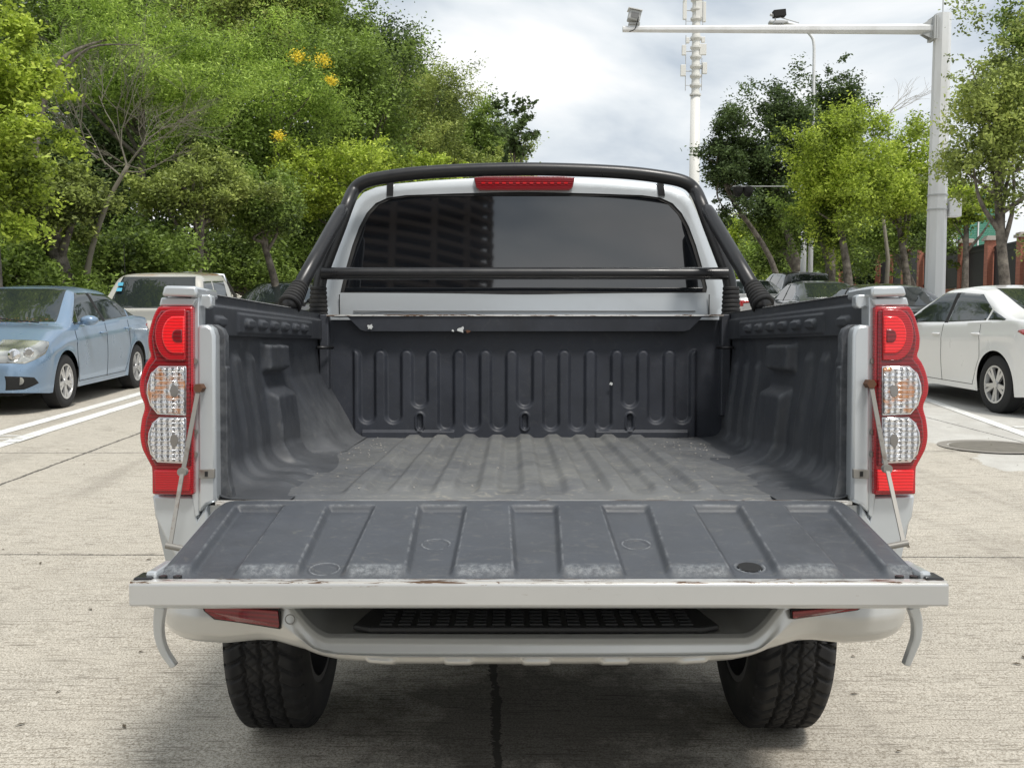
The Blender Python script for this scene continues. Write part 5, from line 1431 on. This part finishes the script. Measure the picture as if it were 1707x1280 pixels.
for px, y0, y1 in ((1142, 152, 60), (1143, 45, -40), (1169, 152, 98), (1171, 45, -40)):
    a, b = Wp(px, y0, DM)-root.location, Wp(px, y1, DM)-root.location; mb = MB(); mb.tube([(a.x, -.1, a.z), (a.x, -.1, b.z)], .025, 6)
    mb.tube([(a.x, -.1, a.z+.3), (0, 0, a.z+.3)], .02, 5); mb.tube([(a.x, -.1, b.z-.3), (0, 0, b.z-.3)], .02, 5); mb.build('support_rail', M_galv, root)
# brick pillar fence on the right
M_brick = base_mat('red_brick', (.30, .10, .06), .85); t = NT(M_brick)
bk = t.n('ShaderNodeTexBrick'); bk.inputs['Scale'].default_value = 9; bk.inputs['Color1'].default_value = (.50, .17, .10, 1); bk.inputs['Color2'].default_value = (.38, .12, .075, 1); bk.inputs['Mortar'].default_value = (.30, .22, .18, 1)
mpv = t.mapped((1, 1, 1), rot=(rad(90), 0, 0)); t.l(mpv, bk.inputs[0]); t.col(bk.outputs[0])
M_cap = base_mat('cap_stone', (.42, .38, .34), .8); M_fence = base_mat('black_fence', (.012, .013, .016), .5)
root = empty('boundary_fence', Vector((8.9, 20, 0))); o_ = root.location; tag(root, 'long boundary fence of red brick pillars and black metal panels behind the white car', 'fence')
A0 = Vector((15.2, 22.5, 0)); A1 = Vector((24.6, 74.7, 0))
A0.z = 0; A1.z = 0; FH = lambda p: gz(p.y+o_.y); fd = (A1-A0); Lf = fd.length; fd.normalize(); npil = 15; o_ = root.location
rot = Matrix.Rotation(math.atan2(fd.y, fd.x), 3, 'Z'); stepl = Lf/(npil-1)
for k in range(npil):
    p = A0+fd*stepl*k-o_; g0 = FH(p)+.15; pil = MB().box((p.x, p.y, g0+1.35), (.46, .46, 2.7), rot).build('pillar', M_brick, root)
    mb = MB(); mb.box((p.x, p.y, g0+2.76), (.62, .62, .10), rot); mb.box((p.x, p.y, g0+2.845), (.52, .52, .06), rot); mb.build('pillar_cap', M_cap, pil)
    if k < npil-1:
        c = A0+fd*stepl*(k+.5)-o_; g1 = FH(c)+.25; mb = MB()
        mb.box((c.x, c.y, g1+.35), (stepl-.46, .24, .7), rot); mb.build('plinth', M_brick, root)
        mb = MB()
        for zz_ in (.85, 2.25, 2.42): mb.box((c.x, c.y, g1+zz_), (stepl-.46, .05, .05), rot)
        nb = int((stepl-.46)/.11)
        for q in range(nb): pp = c+fd*((q+.5)*.11-(stepl-.46)/2); mb.box((pp.x, pp.y, g1+1.6), (.085, .02, 1.75), rot)
        mb.build('fence_panel', M_fence, root)
# green net screen behind the fence
M_net = base_mat('green_net', (.04, .22, .14), .7)
gn = empty('sports_net', Vector((Wp(1612, 400, 52).x, 52, gz(52)+.6))); tag(gn, 'tall green sports netting on posts behind the brick fence', 'net screen')
mb = MB()
for k in range(38): mb.box((-.55+k*.06, 0, 2.5), (.045, .02, 5.0))
for k in range(56): mb.box((.55, .02, .2+k*.088), (2.3, .02, .045))
mb.build('net', M_net, gn)
mb = MB()
for k in range(3): mb.tube([(-.55+k*1.1, -.05, 0), (-.55+k*1.1, -.05, 5.1)], .04, 8)
mb.build('net_posts', M_white, gn)
# pavement kerb below the fence
mb = MB(); nrm = Vector((-fd.y, fd.x, 0))
kA, kB = A0+nrm*3.2-fd*12, A1+nrm*3.2
for q in range(24):
    a_, b_ = kA+(kB-kA)*q/24, kA+(kB-kA)*(q+1)/24
    P = [a_, b_, b_-nrm*2.9, a_-nrm*2.9]; mb.prism([Vector((p.x, p.y, gz(p.y)-.1)) for p in P], (0, 0, .23)); tag(mb.build('pavement', base_mat('paving', (.30, .28, .25), .9)), kind='structure')

# ------------------------------------------------------------------ apartment block behind the camera (it is mirrored in the rear window)
root = empty('apartment_block', Vector((-66, -205, 0))); tag(root, 'curved beige apartment block with stacked balconies mirrored in the rear window', 'building')
M_bw = base_mat('beige_render', (.115, .09, .072), .85); M_bd = mat_glass('flat_window', (.03, .035, .04), .5, .08, 1.5)
nfl = 46; fh = 3.0; ns = 60
def arc(k, R): a = rad(20)+rad(110)*k/ns; return Vector((R*math.cos(a)*3.6, R*math.sin(a)*1.6-14, 0))
mb = MB(); P = [arc(k, 17.0) for k in range(ns+1)]+[Vector((-50, -26, 0)), Vector((56, -26, 0))]
mb.prism(P, (0, 0, nfl*fh)); mb.build('wall', M_bd, root)
mb = MB()
for f_ in range(nfl+1):
    P = [arc(k, 18.2) for k in range(ns+1)]+[arc(k, 17.0) for k in range(ns, -1, -1)]
    n = len(P); V = [p+Vector((0, 0, f_*fh)) for p in P]; V2 = [p+Vector((0, 0, f_*fh+1.15)) for p in P]
    half_ = ns+1
    mb.add(V+V2, [(k, k+1, n+k+1, n+k) for k in range(ns)]+[(k, k+1, n-2-k, n-1-k) for k in range(ns)]+[(n+k, n+k+1, n+n-2-k, n+n-1-k) for k in range(ns)])
mb.build('balconies', M_bw, root)
mb = MB()
for k in range(0, ns+1, 6):
    p = arc(k, 17.9); mb.box((p.x, p.y, nfl*fh/2), (1.5, 1.5, nfl*fh))
mb.build('piers', M_bw, root)

# leaves and grit lying on the concrete and crumbs on the bed floor
mb = MB(); rnd = random.Random(21)
for k in range(150):
    y = 2.0+14*rnd.random()**1.6; x = rnd.uniform(-.62, .62)*y*1.15+rnd.gauss(0, .3)
    if abs(x) < .95 and 2.2 < y < 7: continue
    s_ = rnd.uniform(.008, .022); a = rnd.uniform(0, 6.28); z = gz(y)+.004
    mb.add([(x+s_*math.cos(a), y+s_*math.sin(a), z), (x-s_*.35*math.sin(a), y+s_*.35*math.cos(a), z+.004), (x-s_*math.cos(a), y-s_*math.sin(a), z+.001), (x+s_*.35*math.sin(a), y-s_*.35*math.cos(a), z+.002)], [(0, 1, 2, 3)])
tag(mb.build('leaf_litter', base_mat('litter', (.085, .065, .04), .8)), 'tiny dry leaves scattered on the concrete around the truck', 'leaf litter', kind='stuff')
mb = MB()
for k in range(120):
    if k < 45: x, y = rnd.gauss(-.55, .07), rnd.gauss(3.35, .2)
    elif k < 85: x, y = rnd.gauss(.58, .06), rnd.gauss(3.45, .15)
    else: x, y = rnd.uniform(-.6, .6), rnd.uniform(2.35, 3.75)
    if not (2.3 < y < 3.77) or abs(x) > .63: continue
    s_ = rnd.uniform(.0008, .0026); c = Vector((x, y, FZ+rib_h(x, y)+.003)); mb.box(c, (s_*2, s_*1.4, s_), Matrix.Rotation(rnd.uniform(0, 3), 3, 'Z'))
o = mb.build('crumbs', base_mat('crumb', (.42, .40, .36), .8), None, M=Matrix.Translation(ROOT) @ MT)
tag(o, 'pale crumbs of grit lying in the corners of the truck bed floor', 'grit', kind='stuff')
